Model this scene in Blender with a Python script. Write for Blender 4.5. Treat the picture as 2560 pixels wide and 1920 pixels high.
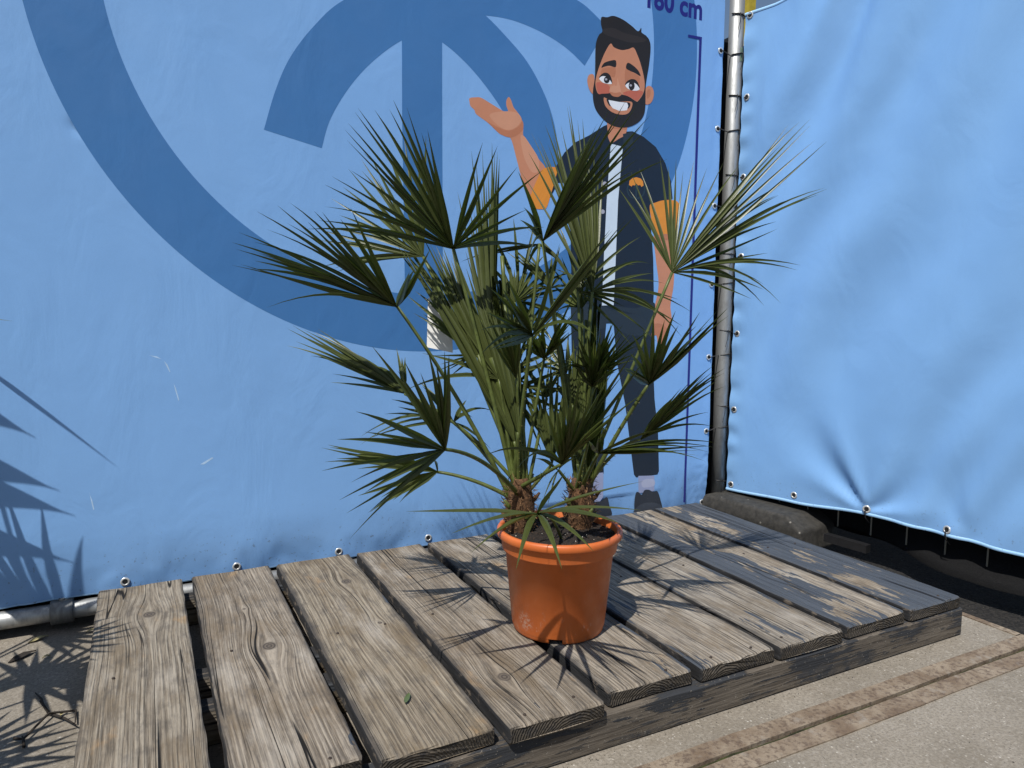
import bpy, bmesh, math, random
from mathutils import Vector, Matrix, noise
random.seed(7)
for o in list(bpy.data.objects): bpy.data.objects.remove(o)
scn = bpy.context.scene
COL = scn.collection
# ------------------------------------------------------------------ camera, sky, sun, exposure
S = 0.77                      # metres per calibration unit (camera height above the deck)
DZ = 0.112                    # deck top above the ground
F = 1807.3                    # focal length in photo pixels (2560 wide)
YAW, PITCH, ROLL = math.radians(27.171), math.radians(5.959), math.radians(0.5)
CAM = Vector((0.3887*S, -1.4717*S, S + DZ))
fw = Vector((math.sin(YAW)*math.cos(PITCH), math.cos(YAW)*math.cos(PITCH), -math.sin(PITCH)))
rt0 = Vector((math.cos(YAW), -math.sin(YAW), 0)); up0 = rt0.cross(fw)
c_, s_ = math.cos(ROLL), math.sin(ROLL)
rt = c_*rt0 + s_*up0; up = -s_*rt0 + c_*up0
cam_d = bpy.data.cameras.new('camera'); cam = bpy.data.objects.new('camera', cam_d); COL.objects.link(cam)
cam.matrix_world = Matrix(((rt.x, up.x, -fw.x, CAM.x), (rt.y, up.y, -fw.y, CAM.y), (rt.z, up.z, -fw.z, CAM.z), (0, 0, 0, 1)))
cam_d.sensor_width = 36; cam_d.lens = F/2560*36; cam_d.clip_start = 0.02; cam_d.clip_end = 500
scn.camera = cam

SUN_EL, SUN_AZ = math.radians(58), math.radians(38)      # shadows run towards +x, turned SUN_AZ towards +y
to_sun = Vector((-math.cos(SUN_AZ)*math.cos(SUN_EL), -math.sin(SUN_AZ)*math.cos(SUN_EL), math.sin(SUN_EL)))
w = bpy.data.worlds.new('World'); scn.world = w; w.use_nodes = True
nt = w.node_tree; bg = nt.nodes['Background']
sky = nt.nodes.new('ShaderNodeTexSky'); sky.sky_type = 'NISHITA'; sky.sun_disc = False
sky.sun_elevation = SUN_EL; sky.sun_rotation = math.atan2(to_sun.x, to_sun.y)
nt.links.new(sky.outputs[0], bg.inputs[0]); bg.inputs[1].default_value = 0.065
sl = bpy.data.lights.new('sun', 'SUN'); sl.energy = 4.3; sl.angle = math.radians(0.55); sl.color = (1, .96, .9)
so = bpy.data.objects.new('sun', sl); COL.objects.link(so)
so.rotation_euler = (-to_sun).to_track_quat('-Z', 'Y').to_euler(); so.location = (0, 0, 5)
scn.view_settings.view_transform = 'Standard'; scn.view_settings.look = 'None'
scn.view_settings.exposure = 0.35; scn.view_settings.gamma = 1

# ------------------------------------------------------------------ pixel helpers (photo pixels, 2560 x 1920)
def ray(x, y): return fw + rt*((x-1280)/F) - up*((y-960)/F)
def at_y(x, y, Y): d = ray(x, y); return CAM + d*((Y-CAM.y)/d.y)
def at_z(x, y, Z): d = ray(x, y); return CAM + d*((Z-CAM.z)/d.z)
def at_d(x, y, D): return CAM + ray(x, y)*D
def depth_of(P): return (Vector(P)-CAM).dot(fw)

# ------------------------------------------------------------------ object helpers
def obj(name, me, mat=None, parent=None, loc=None):
    o = bpy.data.objects.new(name, me); COL.objects.link(o)
    if mat and me and not me.materials: me.materials.append(mat)
    if parent: o.parent = parent
    if loc is not None: o.location = loc
    return o
def tag(o, label=None, cat=None, group=None, kind=None):
    if label: o['label'] = label
    if cat: o['category'] = cat
    if group: o['group'] = group
    if kind: o['kind'] = kind
    return o
def empty(name, loc, label, cat, group=None, rz=0):
    o = bpy.data.objects.new(name, None); COL.objects.link(o); o.location = loc; o.rotation_euler.z = rz
    o.empty_display_size = .05
    return tag(o, label, cat, group)
def mesh(name, vs, fs, smooth=False, off=None):
    me = bpy.data.meshes.new(name)
    if off is not None: vs = [Vector(v)-Vector(off) for v in vs]
    me.from_pydata([tuple(v) for v in vs], [], fs); me.update()
    if smooth: me.polygons.foreach_set('use_smooth', [True]*len(me.polygons))
    return me
class MB:
    def __init__(s): s.v = []; s.f = []
    def add(s, vs, fs):
        n = len(s.v); s.v += [Vector(v) for v in vs]; s.f += [[i+n for i in f] for f in fs]
    def box(s, lo, hi):
        x0, y0, z0 = lo; x1, y1, z1 = hi
        s.add([(x0,y0,z0),(x1,y0,z0),(x1,y1,z0),(x0,y1,z0),(x0,y0,z1),(x1,y0,z1),(x1,y1,z1),(x0,y1,z1)],
              [(0,3,2,1),(4,5,6,7),(0,1,5,4),(1,2,6,5),(2,3,7,6),(3,0,4,7)])
    def tube(s, pts, rad, n=8, cap=True):
        pts = [Vector(p) for p in pts]; k = len(pts)
        rad = rad if isinstance(rad, (list, tuple)) else [rad]*k
        vs = []; fs = []; prev = None
        for i, p in enumerate(pts):
            t = (pts[min(i+1, k-1)] - pts[max(i-1, 0)]).normalized()
            a = prev if prev is not None else t.orthogonal().normalized()
            a = (a - t*a.dot(t)).normalized(); prev = a; b = t.cross(a)
            for j in range(n):
                th = 2*math.pi*j/n; vs.append(p + (a*math.cos(th) + b*math.sin(th))*rad[i])
        for i in range(k-1):
            for j in range(n):
                j2 = (j+1) % n; fs.append((i*n+j, i*n+j2, (i+1)*n+j2, (i+1)*n+j))
        if cap: fs.append(tuple(range(n-1, -1, -1))); fs.append(tuple((k-1)*n+j for j in range(n)))
        s.add(vs, fs)
    def lathe(s, prof, n=64, c=(0,0,0), ang=None, closed=False):
        vs = []; fs = []; m = len(prof)
        for j in range(n):
            th = 2*math.pi*j/n
            for r, z in prof: vs.append((c[0]+r*math.cos(th), c[1]+r*math.sin(th), c[2]+z))
        for j in range(n):
            for i in range(m-1 if not closed else m):
                i2 = (i+1) % m; j2 = (j+1) % n
                fs.append((j*m+i, j2*m+i, j2*m+i2, j*m+i2))
        s.add(vs, fs)
    def build(s, name, mat, parent=None, smooth=False, off=None):
        return obj(name, mesh(name, s.v, s.f, smooth, off), mat, parent)

# ------------------------------------------------------------------ material helpers
def lin(c):
    return tuple(((x/255)/12.92 if x/255 <= .04045 else ((x/255+.055)/1.055)**2.4) for x in c)
class N:
    """tiny node-graph helper"""
    def __init__(s, name, rough=.6, spec=.4):
        s.m = bpy.data.materials.new(name); s.m.use_nodes = True; s.t = s.m.node_tree
        s.b = s.t.nodes['Principled BSDF']; s.b.inputs['Roughness'].default_value = rough
        s.b.inputs['Specular IOR Level'].default_value = spec
        s.out = s.t.nodes['Material Output']
    def node(s, kind, **kw):
        n = s.t.nodes.new('ShaderNode'+kind)
        for k, v in kw.items(): setattr(n, k, v)
        return n
    def link(s, a, b): s.t.links.new(a, b)
    def put(s, inp, v):
        if hasattr(v, 'links') or hasattr(v, 'is_output'): s.link(v, inp)
        else:
            try: inp.default_value = v
            except Exception: inp.default_value = (*v, 1)
    def math(s, op, a, b=0, c=None, clamp=False):
        n = s.node('Math', operation=op, use_clamp=clamp); s.put(n.inputs[0], a); s.put(n.inputs[1], b)
        if c is not None: s.put(n.inputs[2], c)
        return n.outputs[0]
    def vmath(s, op, a, b=(0,0,0)):
        n = s.node('VectorMath', operation=op); s.put(n.inputs[0], a); s.put(n.inputs[1], b); return n.outputs[0]
    def mix(s, f, a, b, mode='MIX'):
        n = s.node('Mix', data_type='RGBA', blend_type=mode); s.put(n.inputs[0], f)
        for i, v in ((6, a), (7, b)):
            if hasattr(v, 'is_output'): s.link(v, n.inputs[i])
            else: n.inputs[i].default_value = (*v, 1) if len(v) == 3 else v
        return n.outputs[2]
    def noise(s, vec, scale=5, detail=4, rough=.55, dist=0, dim='3D'):
        n = s.node('TexNoise'); n.noise_dimensions = dim; s.link(vec, n.inputs['Vector'])
        n.inputs['Scale'].default_value = scale; n.inputs['Detail'].default_value = detail
        n.inputs['Roughness'].default_value = rough; n.inputs['Distortion'].default_value = dist
        return n.outputs['Fac']
    def voro(s, vec, scale, feature='F1', out='Distance', rnd=1):
        n = s.node('TexVoronoi', feature=feature); s.link(vec, n.inputs['Vector']); n.inputs['Scale'].default_value = scale
        n.inputs['Randomness'].default_value = rnd
        return n.outputs[out]
    def ramp(s, v, lo, hi, a=0, b=1, smooth=True):
        n = s.node('MapRange', interpolation_type='SMOOTHSTEP' if smooth else 'LINEAR')
        s.put(n.inputs[0], v)
        for i, x in ((1, lo), (2, hi), (3, a), (4, b)): n.inputs[i].default_value = x
        return n.outputs[0]
    def pos(s): return s.node('NewGeometry').outputs['Position']
    def obj(s): return s.node('TexCoord').outputs['Object']
    def scale(s, vec, sc, loc=(0,0,0)):
        n = s.node('Mapping'); s.link(vec, n.inputs[0]); n.inputs['Scale'].default_value = sc; n.inputs['Location'].default_value = loc
        return n.outputs[0]
    def bump(s, h, dist=.002, strength=1, normal=None):
        n = s.node('Bump'); s.link(h, n.inputs['Height']); n.inputs['Distance'].default_value = dist; n.inputs['Strength'].default_value = strength
        if normal is not None: s.link(normal, n.inputs['Normal'])
        return n.outputs[0]
    def col(s, v): s.put(s.b.inputs['Base Color'], v if hasattr(v, 'is_output') else (*v, 1)); return s
    def nrm(s, v): s.link(v, s.b.inputs['Normal']); return s
    def rough(s, v): s.put(s.b.inputs['Roughness'], v); return s

def plain(name, col, rough=.6, metal=0, var=.12, scale=40, bump=0, spec=.4):
    n = N(name, rough, spec); p = n.pos(); f = n.noise(p, scale, 5)
    n.col(n.mix(n.ramp(f, .3, .7), [c*(1-var) for c in col], [min(1, c*(1+var)) for c in col]))
    n.b.inputs['Metallic'].default_value = metal
    if bump: n.nrm(n.bump(f, bump))
    return n.m

# ---- vinyl (banner sheet and everything printed on it)
def vinyl(name, col, rough=.42):
    n = N(name, rough, .35); p = n.pos()
    weave = n.noise(p, 420, 2); mid = n.noise(p, 9, 3, .5); big = n.noise(p, 2.2, 2)
    v = n.math('ADD', n.math('MULTIPLY', weave, .10), n.math('MULTIPLY', big, .10))
    base = n.mix(n.ramp(v, .04, .16), [c*.95 for c in col], [min(1, c*1.04) for c in col])
    # road dust that splashed up along the bottom hem
    sep = n.node('SeparateXYZ'); n.link(p, sep.inputs[0])
    low = n.ramp(sep.outputs[2], .10, .34, 1, 0)
    spk = n.ramp(n.noise(p, 110, 3, .6), .63, .69)
    dust = n.math('MULTIPLY', low, n.math('ADD', n.math('MULTIPLY', n.noise(p, 14, 4), .22), n.math('MULTIPLY', spk, .5)))
    n.col(n.mix(dust, base, (.10, .11, .12)))
    cr = n.noise(n.scale(p, (1, 1, .55)), 6, 4, .5, .8)
    cre = n.ramp(n.noise(n.scale(p, (1, 1, 1.6)), 11, 2, .4, 1.2), .47, .5, 0, 1)
    n1 = n.bump(cr, .010, .35)
    n2 = n.bump(n.math('ADD', n.math('MULTIPLY', cre, .0), n.math('MULTIPLY', mid, .6)), .004, .3, n1)
    n.nrm(n.bump(weave, .0006, .35, n2)); n.rough(n.ramp(mid, .3, .7, rough-.05, rough+.08))
    return n.m
BLUE = (.205, .405, .74); BLUE_D = (.055, .178, .42)
M_vin = vinyl('vinyl_sky_blue', BLUE); M_ring = vinyl('print_mid_blue', BLUE_D)
M_vin_plain = vinyl('vinyl_plain_blue', (.20, .395, .70), .40)
PR = {k: vinyl('print_'+k, v) for k, v in {
    'skin': (.55, .235, .135), 'skin_light': (.60, .29, .18), 'skin_shade': (.47, .185, .10), 'blush': (.50, .135, .085),
    'hair': (.021, .018, .018), 'hair_light': (.033, .027, .026), 'navy': (.012, .019, .033), 'navy_light': (.022, .033, .046), 'trouser': (.015, .022, .034),
    'white': (.78, .80, .84), 'shirt': (.60, .70, .80), 'orange': (.70, .26, .035), 'grey': (.38, .38, .44),
    'sock': (.30, .34, .52), 'sock_light': (.40, .43, .58), 'shoe': (.025, .03, .042), 'shoe_light': (.05, .058, .075),
    'ink': (.016, .019, .19), 'emblem': (.02, .04, .055)}.items()}

# ---- weathered wood
def wood(name, seed, paint, knots=(), tint=(1, 1, 1), stains=()):
    n = N(name, .82, .25); o = n.obj()
    sep = n.node('SeparateXYZ'); n.link(o, sep.inputs[0]); x, y, z = sep.outputs
    offs = (seed*3.17, seed*1.7, seed*.9)
    # grain coordinate: straight lines that drift, flow round the knots
    drift = n.noise(n.scale(o, (1.2, .8, 1), offs), 2.6, 1, .4)
    g = n.math('ADD', x, n.math('MULTIPLY', n.math('SUBTRACT', drift, .5), .028))
    core = None
    for kx, ky, r in knots:
        dx = n.math('SUBTRACT', x, kx); dy = n.math('SUBTRACT', y, ky)
        d2 = n.math('ADD', n.math('POWER', n.math('DIVIDE', n.math('ABSOLUTE', dx), r), 2), n.math('POWER', n.math('DIVIDE', n.math('ABSOLUTE', dy), r*2.2), 2))
        e = n.math('EXPONENT', n.math('MULTIPLY', d2, -.28))
        g = n.math('SUBTRACT', g, n.math('MULTIPLY', dx, n.math('MULTIPLY', e, .82)))
        kk = n.math('SQRT', n.math('ADD', n.math('POWER', n.math('ABSOLUTE', dx), 2), n.math('POWER', n.math('MULTIPLY', n.math('ABSOLUTE', dy), .8), 2)))
        km = n.ramp(kk, r*.45, r*.75, 1, 0)
        core = (km, kk) if core is None else (n.math('MAXIMUM', core[0], km), n.math('MINIMUM', core[1], kk))
    gv = n.node('CombineXYZ'); n.link(g, gv.inputs[0]); n.link(y, gv.inputs[1]); n.link(z, gv.inputs[2]); gv = gv.outputs[0]
    rn = n.noise(n.scale(gv, (1, .05, .3), offs), 22, 1.5, .5)
    rsin = n.math('MULTIPLY', n.math('ADD', n.math('SINE', n.math('MULTIPLY', n.math('ADD', g, n.math('MULTIPLY', rn, .03)), 720)), 1), .5)
    rno = n.ramp(n.noise(n.scale(gv, (1, .022, .3), (offs[1]+1, offs[0], 0)), 105, 2, .6), .36, .64)
    ring = n.math('ADD', n.math('MULTIPLY', rsin, .42), n.math('MULTIPLY', rno, .58))
    fib = n.noise(n.scale(gv, (1, .03, .4), offs), 330, 4, .7)
    fib2 = n.noise(n.scale(gv, (1, .05, .4), offs), 75, 3, .6)
    blot = n.noise(n.scale(o, (1.6, .8, 1), offs), 7, 5, .62)
    # cracks: long thin checks along the grain
    cn = n.noise(n.scale(gv, (1, .007, .3), (offs[0]+5, offs[1], 0)), 46, 1, .5)
    crack = n.ramp(n.math('ABSOLUTE', n.math('SUBTRACT', cn, .5)), .002, .010, 1, 0)
    crack = n.math('MULTIPLY', crack, n.ramp(n.noise(n.scale(gv, (1, .05, .3), offs), 26, 2), .48, .60))
    cn2 = n.noise(n.scale(gv, (1, .012, .3), (offs[0]+9, offs[1], 0)), 17, 1, .5)
    big = n.math('MULTIPLY', n.ramp(n.math('ABSOLUTE', n.math('SUBTRACT', cn2, .5)), .0010, .0038, 1, 0), n.ramp(n.noise(n.scale(gv, (1, .08, .3), offs), 13, 2), .44, .54))
    crack = n.math('MAXIMUM', crack, big)
    t = tint
    A = (.245*t[0], .210*t[1], .166*t[2]); B = (.082*t[0], .068*t[1], .053*t[2]); C = (.405*t[0], .364*t[1], .304*t[2])
    col = n.mix(n.ramp(fib, .3, .7), B, A)
    col = n.mix(n.math('MULTIPLY', n.ramp(ring, .35, .85), .40), col, C)
    col = n.mix(n.math('MULTIPLY', n.ramp(fib2, .52, .8), .55), col, C)
    col = n.mix(n.math('MULTIPLY', n.ramp(blot, .46, .68), .7), col, (.14*t[0], .108*t[1], .072*t[2]))
    mot = n.noise(n.scale(o, (1, .35, 1), (offs[0], offs[1]+6, 1)), 38, 5, .65)
    col = n.mix(n.math('MULTIPLY', n.ramp(mot, .48, .68), .55), col, (.075, .066, .057))
    wm = n.noise(n.scale(o, (1, .5, 1), (offs[1], offs[0], 2)), 9, 4, .6)
    col = n.mix(n.math('MULTIPLY', n.ramp(wm, .6, .72), .5), col, (.36, .225, .105))
    lt = n.noise(n.scale(o, (2, .6, 1), (offs[1]+4, offs[0], 2)), 5, 5, .6)
    col = n.mix(n.math('MULTIPLY', n.ramp(lt, .54, .72), .5), col, (.40, .365, .315))
    edge_rim = n.math('MULTIPLY', n.ramp(n.math('ADD', n.math('ABSOLUTE', x), n.math('MULTIPLY', n.noise(n.scale(o, (1, .5, 1), offs), 30, 4), .03)), .105, .125), .85)
    col = n.mix(edge_rim, col, (.045, .042, .040))  # black rim towards each plank's long edges
    if core:
        kr = n.math('MULTIPLY', n.math('ADD', n.math('SINE', n.math('MULTIPLY', core[1], 900)), 1), .5)
        col = n.mix(core[0], col, n.mix(kr, (.05, .042, .036), (.115, .095, .075)))
    # old dark-grey paint that flaked off in patches
    gy = n.scale(gv, (1, .10, .4), (offs[1]+2, offs[0], 0))
    pn = n.math('ADD', n.math('MULTIPLY', n.noise(n.scale(o, (1.6, .42, 1), (offs[0]+3, offs[1]+1, 0)), 9, 5, .62), .62), n.math('MULTIPLY', n.noise(gy, 60, 4, .6), .38))
    side = x if seed % 2 else n.math('MULTIPLY', x, -1)
    pn = n.math('ADD', pn, n.math('MULTIPLY', side, paint[1]))
    edge = n.math('MULTIPLY', n.ramp(n.math('ABSOLUTE', x), .088, .108, 0, 1), .06)
    pn = n.math('ADD', pn, edge)
    pm = n.ramp(pn, paint[0], paint[0]+.012)
    pcol = n.mix(n.ramp(fib2, .3, .7), (.046, .052, .062), (.070, .078, .090))
    col = n.mix(pm, col, pcol)
    col = n.mix(crack, col, (.012, .010, .008))
    # ends show growth rings, sides are black with old paint
    nrm = n.node('TexCoord').outputs['Normal']; ns = n.node('SeparateXYZ'); n.link(nrm, ns.inputs[0])
    cx = ((seed*37) % 10 - 5)*.012
    er = n.math('SQRT', n.math('ADD', n.math('POWER', n.math('ABSOLUTE', n.math('SUBTRACT', x, cx)), 2), n.math('POWER', n.math('ABSOLUTE', n.math('ADD', z, .075)), 2)))
    er = n.math('ADD', er, n.math('MULTIPLY', n.noise(o, 24, 4, .65), .014))
    ew = n.math('MULTIPLY', n.math('ADD', n.math('SINE', n.math('MULTIPLY', er, 1150)), 1), .5)
    ecol = n.mix(n.math('MULTIPLY', ew, n.ramp(n.noise(o, 22, 3), .3, .7, .35, .9)), (.042, .036, .029), (.100, .083, .063))
    ecol = n.mix(n.ramp(n.noise(o, 55, 4), .48, .68), ecol, (.03, .028, .027))
    isend = n.ramp(n.math('ABSOLUTE', ns.outputs[1]), .55, .8)
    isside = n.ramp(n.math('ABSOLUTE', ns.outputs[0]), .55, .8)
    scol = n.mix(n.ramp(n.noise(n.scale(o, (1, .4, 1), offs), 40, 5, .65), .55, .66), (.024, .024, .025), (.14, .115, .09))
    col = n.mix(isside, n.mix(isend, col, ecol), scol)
    n.col(col)
    h = n.math('ADD', n.math('MULTIPLY', ring, .55), n.math('MULTIPLY', fib, .75))
    h = n.math('ADD', h, n.math('MULTIPLY', pm, .35))
    h = n.math('SUBTRACT', h, n.math('MULTIPLY', crack, 2.2))
    hend = n.math('ADD', ew, n.math('MULTIPLY', n.noise(o, 140, 4), 1.2))
    mh = n.node('Mix', data_type='FLOAT'); n.link(isend, mh.inputs[0]); n.link(h, mh.inputs[2]); n.link(hend, mh.inputs[3])
    n.nrm(n.bump(mh.outputs[0], .0034, .95))
    n.rough(n.math('SUBTRACT', .86, n.math('MULTIPLY', pm, .22)))
    return n.m

def concrete(name):
    n = N(name, .9, .25); p = n.pos()
    b = n.noise(p, 3.5, 6, .65); f = n.noise(p, 160, 4, .7); m = n.noise(p, 26, 4, .6)
    col = n.mix(n.ramp(b, .3, .7), (.178, .155, .123), (.262, .233, .192))
    col = n.mix(n.math('MULTIPLY', n.ramp(f, .42, .62), .6), col, (.125, .108, .086))
    col = n.mix(n.math('MULTIPLY', n.ramp(n.noise(p, 75, 5, .75), .52, .66), .45), col, (.36, .33, .285))
    d = n.voro(p, 125); r = n.voro(p, 125, out='Color'); rs = n.node('SeparateColor'); n.link(r, rs.inputs[0])
    peb = n.math('MULTIPLY', n.ramp(d, .16, .34, 1, 0), n.ramp(rs.outputs[0], .72, .76))
    col = n.mix(n.math('MULTIPLY', n.math('MULTIPLY', peb, n.ramp(m, .42, .6)), .7), col, n.mix(rs.outputs[1], (.60, .57, .51), (.40, .36, .30)))
    d2 = n.voro(p, 120); r2 = n.voro(p, 120, out='Color'); rs2 = n.node('SeparateColor'); n.link(r2, rs2.inputs[0])
    dk = n.math('MULTIPLY', n.ramp(d2, .18, .26, 1, 0), n.ramp(rs2.outputs[0], .86, .88))
    col = n.mix(n.math('MULTIPLY', dk, .7), col, (.08, .072, .062))
    col = n.mix(n.math('MULTIPLY', n.ramp(m, .56, .72), .4), col, (.15, .125, .092))
    n.col(col); n.nrm(n.bump(n.math('ADD', f, n.math('MULTIPLY', peb, .4)), .0018, .8)); return n.m
def steel_edge(name):
    n = N(name, .8, .3); p = n.pos()
    b = n.noise(p, 9, 6, .7); f = n.noise(p, 90, 5, .7)
    col = n.mix(n.ramp(b, .35, .65), (.135, .096, .064), (.245, .198, .146))
    col = n.mix(n.math('MULTIPLY', n.ramp(f, .47, .62), .72), col, (.080, .056, .042))
    col = n.mix(n.math('MULTIPLY', n.ramp(n.noise(p, 22, 4), .58, .7), .5), col, (.26, .235, .20))
    n.col(col); n.nrm(n.bump(f, .0022, .9)); return n.m
def tarmac(name):
    n = N(name, .9, .3); p = n.pos(); d = n.voro(p, 130); r = n.voro(p, 130, out='Color')
    rs = n.node('SeparateColor'); n.link(r, rs.inputs[0])
    col = n.mix(n.ramp(rs.outputs[0], 0, 1), (.008, .008, .008), (.024, .022, .020))
    col = n.mix(n.math('MULTIPLY', n.ramp(rs.outputs[1], .95, .97), n.ramp(d, .2, .3, 1, 0)), col, (.11, .10, .085))
    n.col(col); n.nrm(n.bump(n.math('SUBTRACT', 1, d), .006, .9)); return n.m
def leafmat(name, a, b, under):
    n = N(name, .36, .34); inf = n.node('ObjectInfo'); p = n.obj()
    streak = n.noise(n.scale(n.pos(), (1, 1, 1)), 60, 3)
    c = n.mix(inf.outputs['Random'], a, b)
    c = n.mix(n.math('MULTIPLY', n.ramp(streak, .45, .7), .35), c, [x*.6 for x in a])
    bf = n.node('NewGeometry').outputs['Backfacing']
    c = n.mix(n.math('MULTIPLY', bf, .5), c, under)
    n.col(c); n.nrm(n.bump(n.noise(n.pos(), 420, 2), .0006, .3))
    tr = n.node('BsdfTranslucent'); tc = n.mix(.5, c, (.12, .22, .02)); n.link(tc, tr.inputs[0])
    ms = n.node('MixShader'); ms.inputs[0].default_value = .16
    n.link(n.b.outputs[0], ms.inputs[1]); n.link(tr.outputs[0], ms.inputs[2]); n.link(ms.outputs[0], n.out.inputs[0])
    return n.m
M_leaf = leafmat('palm_leaf', (.024, .034, .008), (.064, .080, .018), (.085, .10, .035))
M_pet = plain('petiole_green', (.075, .095, .022), .45, var=.3, scale=30)
M_thorn = plain('thorn_straw', (.20, .18, .06), .5)
M_fib = plain('trunk_fibre', (.085, .042, .018), .9, var=.5, scale=120, bump=.004)
def galv(name, c=(.40, .41, .41), rough=.50):
    n = N(name, rough, .5); p = n.pos(); n.b.inputs['Metallic'].default_value = .7
    f = n.noise(n.scale(p, (1, 1, .25)), 60, 5, .65); d = n.noise(p, 12, 4)
    c2 = n.mix(n.ramp(f, .35, .65), [x*.72 for x in c], c)
    c2 = n.mix(n.math('MULTIPLY', n.ramp(d, .55, .75), .5), c2, (.14, .13, .12))
    n.col(c2); n.rough(n.ramp(f, .3, .7, rough+.14, rough-.06)); n.nrm(n.bump(f, .0006, .4)); return n.m
M_galv = galv('galvanised_steel'); M_clamp = galv('cast_clamp', (.24, .245, .24), .55)
M_eye = plain('eyelet_steel', (.66, .66, .64), .35, metal=.55, var=.05)
M_black = plain('black_plastic', (.012, .012, .013), .45)
M_hole = plain('eyelet_hole', (.01, .01, .012), .9)
M_conc = concrete('slab_concrete'); M_edge = steel_edge('rusty_slab_edge'); M_tar = tarmac('black_tarmac')
M_moss = plain('joint_moss', (.024, .029, .007), .95, var=.6, scale=45, bump=.006)

# ------------------------------------------------------------------ ground: concrete slabs with rusty steel edges, black tarmac
def sheet(name, x0, y0, x1, y1, z, mat, parent=None, nx=1, ny=1):
    vs = []; fs = []
    for j in range(ny+1):
        for i in range(nx+1): vs.append((x0+(x1-x0)*i/nx, y0+(y1-y0)*j/ny, z))
    for j in range(ny):
        for i in range(nx): a = j*(nx+1)+i; fs.append((a, a+1, a+nx+2, a+nx+1))
    return obj(name, mesh(name, vs, fs), mat, parent)
tag(sheet('ground', -60, -60, 60, 60, -.030, M_tar), kind='structure')
def slab(x0, y0, x1, y1, ew, sides):
    m = MB(); m.box((x0+ew*.4, y0+ew*.4, -.14), (x1-ew*.4, y1-ew*.4, 0.0))
    o = m.build('pavement', M_conc); tag(o, kind='structure')
    def strip(lo, hi):
        k = MB(); ns = 60
        long_x = (hi[0]-lo[0]) > (hi[1]-lo[1])
        vs = []; fs = []
        for i in range(ns+1):
            t = i/ns
            if long_x:
                X = lo[0]+(hi[0]-lo[0])*t; j0 = noise.noise((X*9, 1.3, lo[1]*7))*.0035; j1 = noise.noise((X*8, 4.1, lo[1]*5))*.003
                q = [(X, lo[1]+j0, -.03), (X, lo[1]+j0, .003), (X, hi[1]+j1, .003), (X, hi[1]+j1, -.03)]
            else:
                Y = lo[1]+(hi[1]-lo[1])*t; j0 = noise.noise((Y*9, 2.3, lo[0]*7))*.0035; j1 = noise.noise((Y*8, 6.1, lo[0]*5))*.003
                q = [(lo[0]+j0, Y, -.03), (lo[0]+j0, Y, .003), (hi[0]+j1, Y, .003), (hi[0]+j1, Y, -.03)]
            vs += q
            if i:
                a = (i-1)*4
                for u in range(3): fs.append((a+u, a+u+1, a+u+5, a+u+4))
        k.add(vs, fs); s = k.build('steel_edge', M_edge, o); return s
    if 's' in sides: strip((x0, y0, 0), (x1, y0+ew, 0))
    if 'n' in sides: strip((x0, y1-ew, 0), (x1, y1, 0))
    if 'e' in sides: strip((x1-ew*.45, y0+ew+.002, 0), (x1, y1, 0))
    return o
slab(-1.6, -.124, 2.425, 3.0, .047, 'se')
slab(-1.6, -4.2, 6.0, -.136, .047, 'n')
tag(sheet('pavement_joint', -1.6, -.15, 2.45, -.11, -.006, M_moss, nx=90, ny=3), kind='structure')
for v in bpy.data.objects['pavement_joint'].data.vertices: v.co.z += noise.noise(v.co*30)*.006

# ------------------------------------------------------------------ deck of nine weathered planks
edges = [0.2198,0.4877,0.5208,0.7957,0.8238,1.109,1.1368,1.4125,1.4457,1.7271,1.7519,2.0355,2.0512,2.327,2.359,2.6428,2.6662,2.9404]
LEN = 1.3796*S; TH = .034
deck = empty('wooden_deck', (0, 0, 0), 'low deck of weathered grey planks with flaking dark paint under the potted palm', 'deck')
front = [0, .03, 0, -.02, .012, .004, -.004, .004, -.002]
kn = {0: [(.018, .30, .024)], 1: [(.025, -.02, .027), (.0, .22, .007)], 2: [(.045, .305, .022), (.05, .0, .009)], 3: [(-.03, -.36, .022)],
      4: [(.02, .22, .012)], 5: [(-.04, .1, .010)], 6: [(.03, -.1, .012)], 7: [(-.02, -.2, .01)], 8: [(.0, .35, .012)]}
paints = [(.70, 0), (.66, .0), (.655, .2), (.635, -.25), (.62, .4), (.585, .5), (.565, .2), (.50, 1.0), (.435, .75)]
tints = [(1.0, .99, .96), (1.02, 1.0, .98), (.96, .93, .86), (.95, .92, .88), (1.02, 1.0, .97), (1.12, 1.12, 1.12), (1.06, 1.07, 1.08), (1.1, 1.08, 1.05), (1.1, 1.06, 1.0)]
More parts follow.
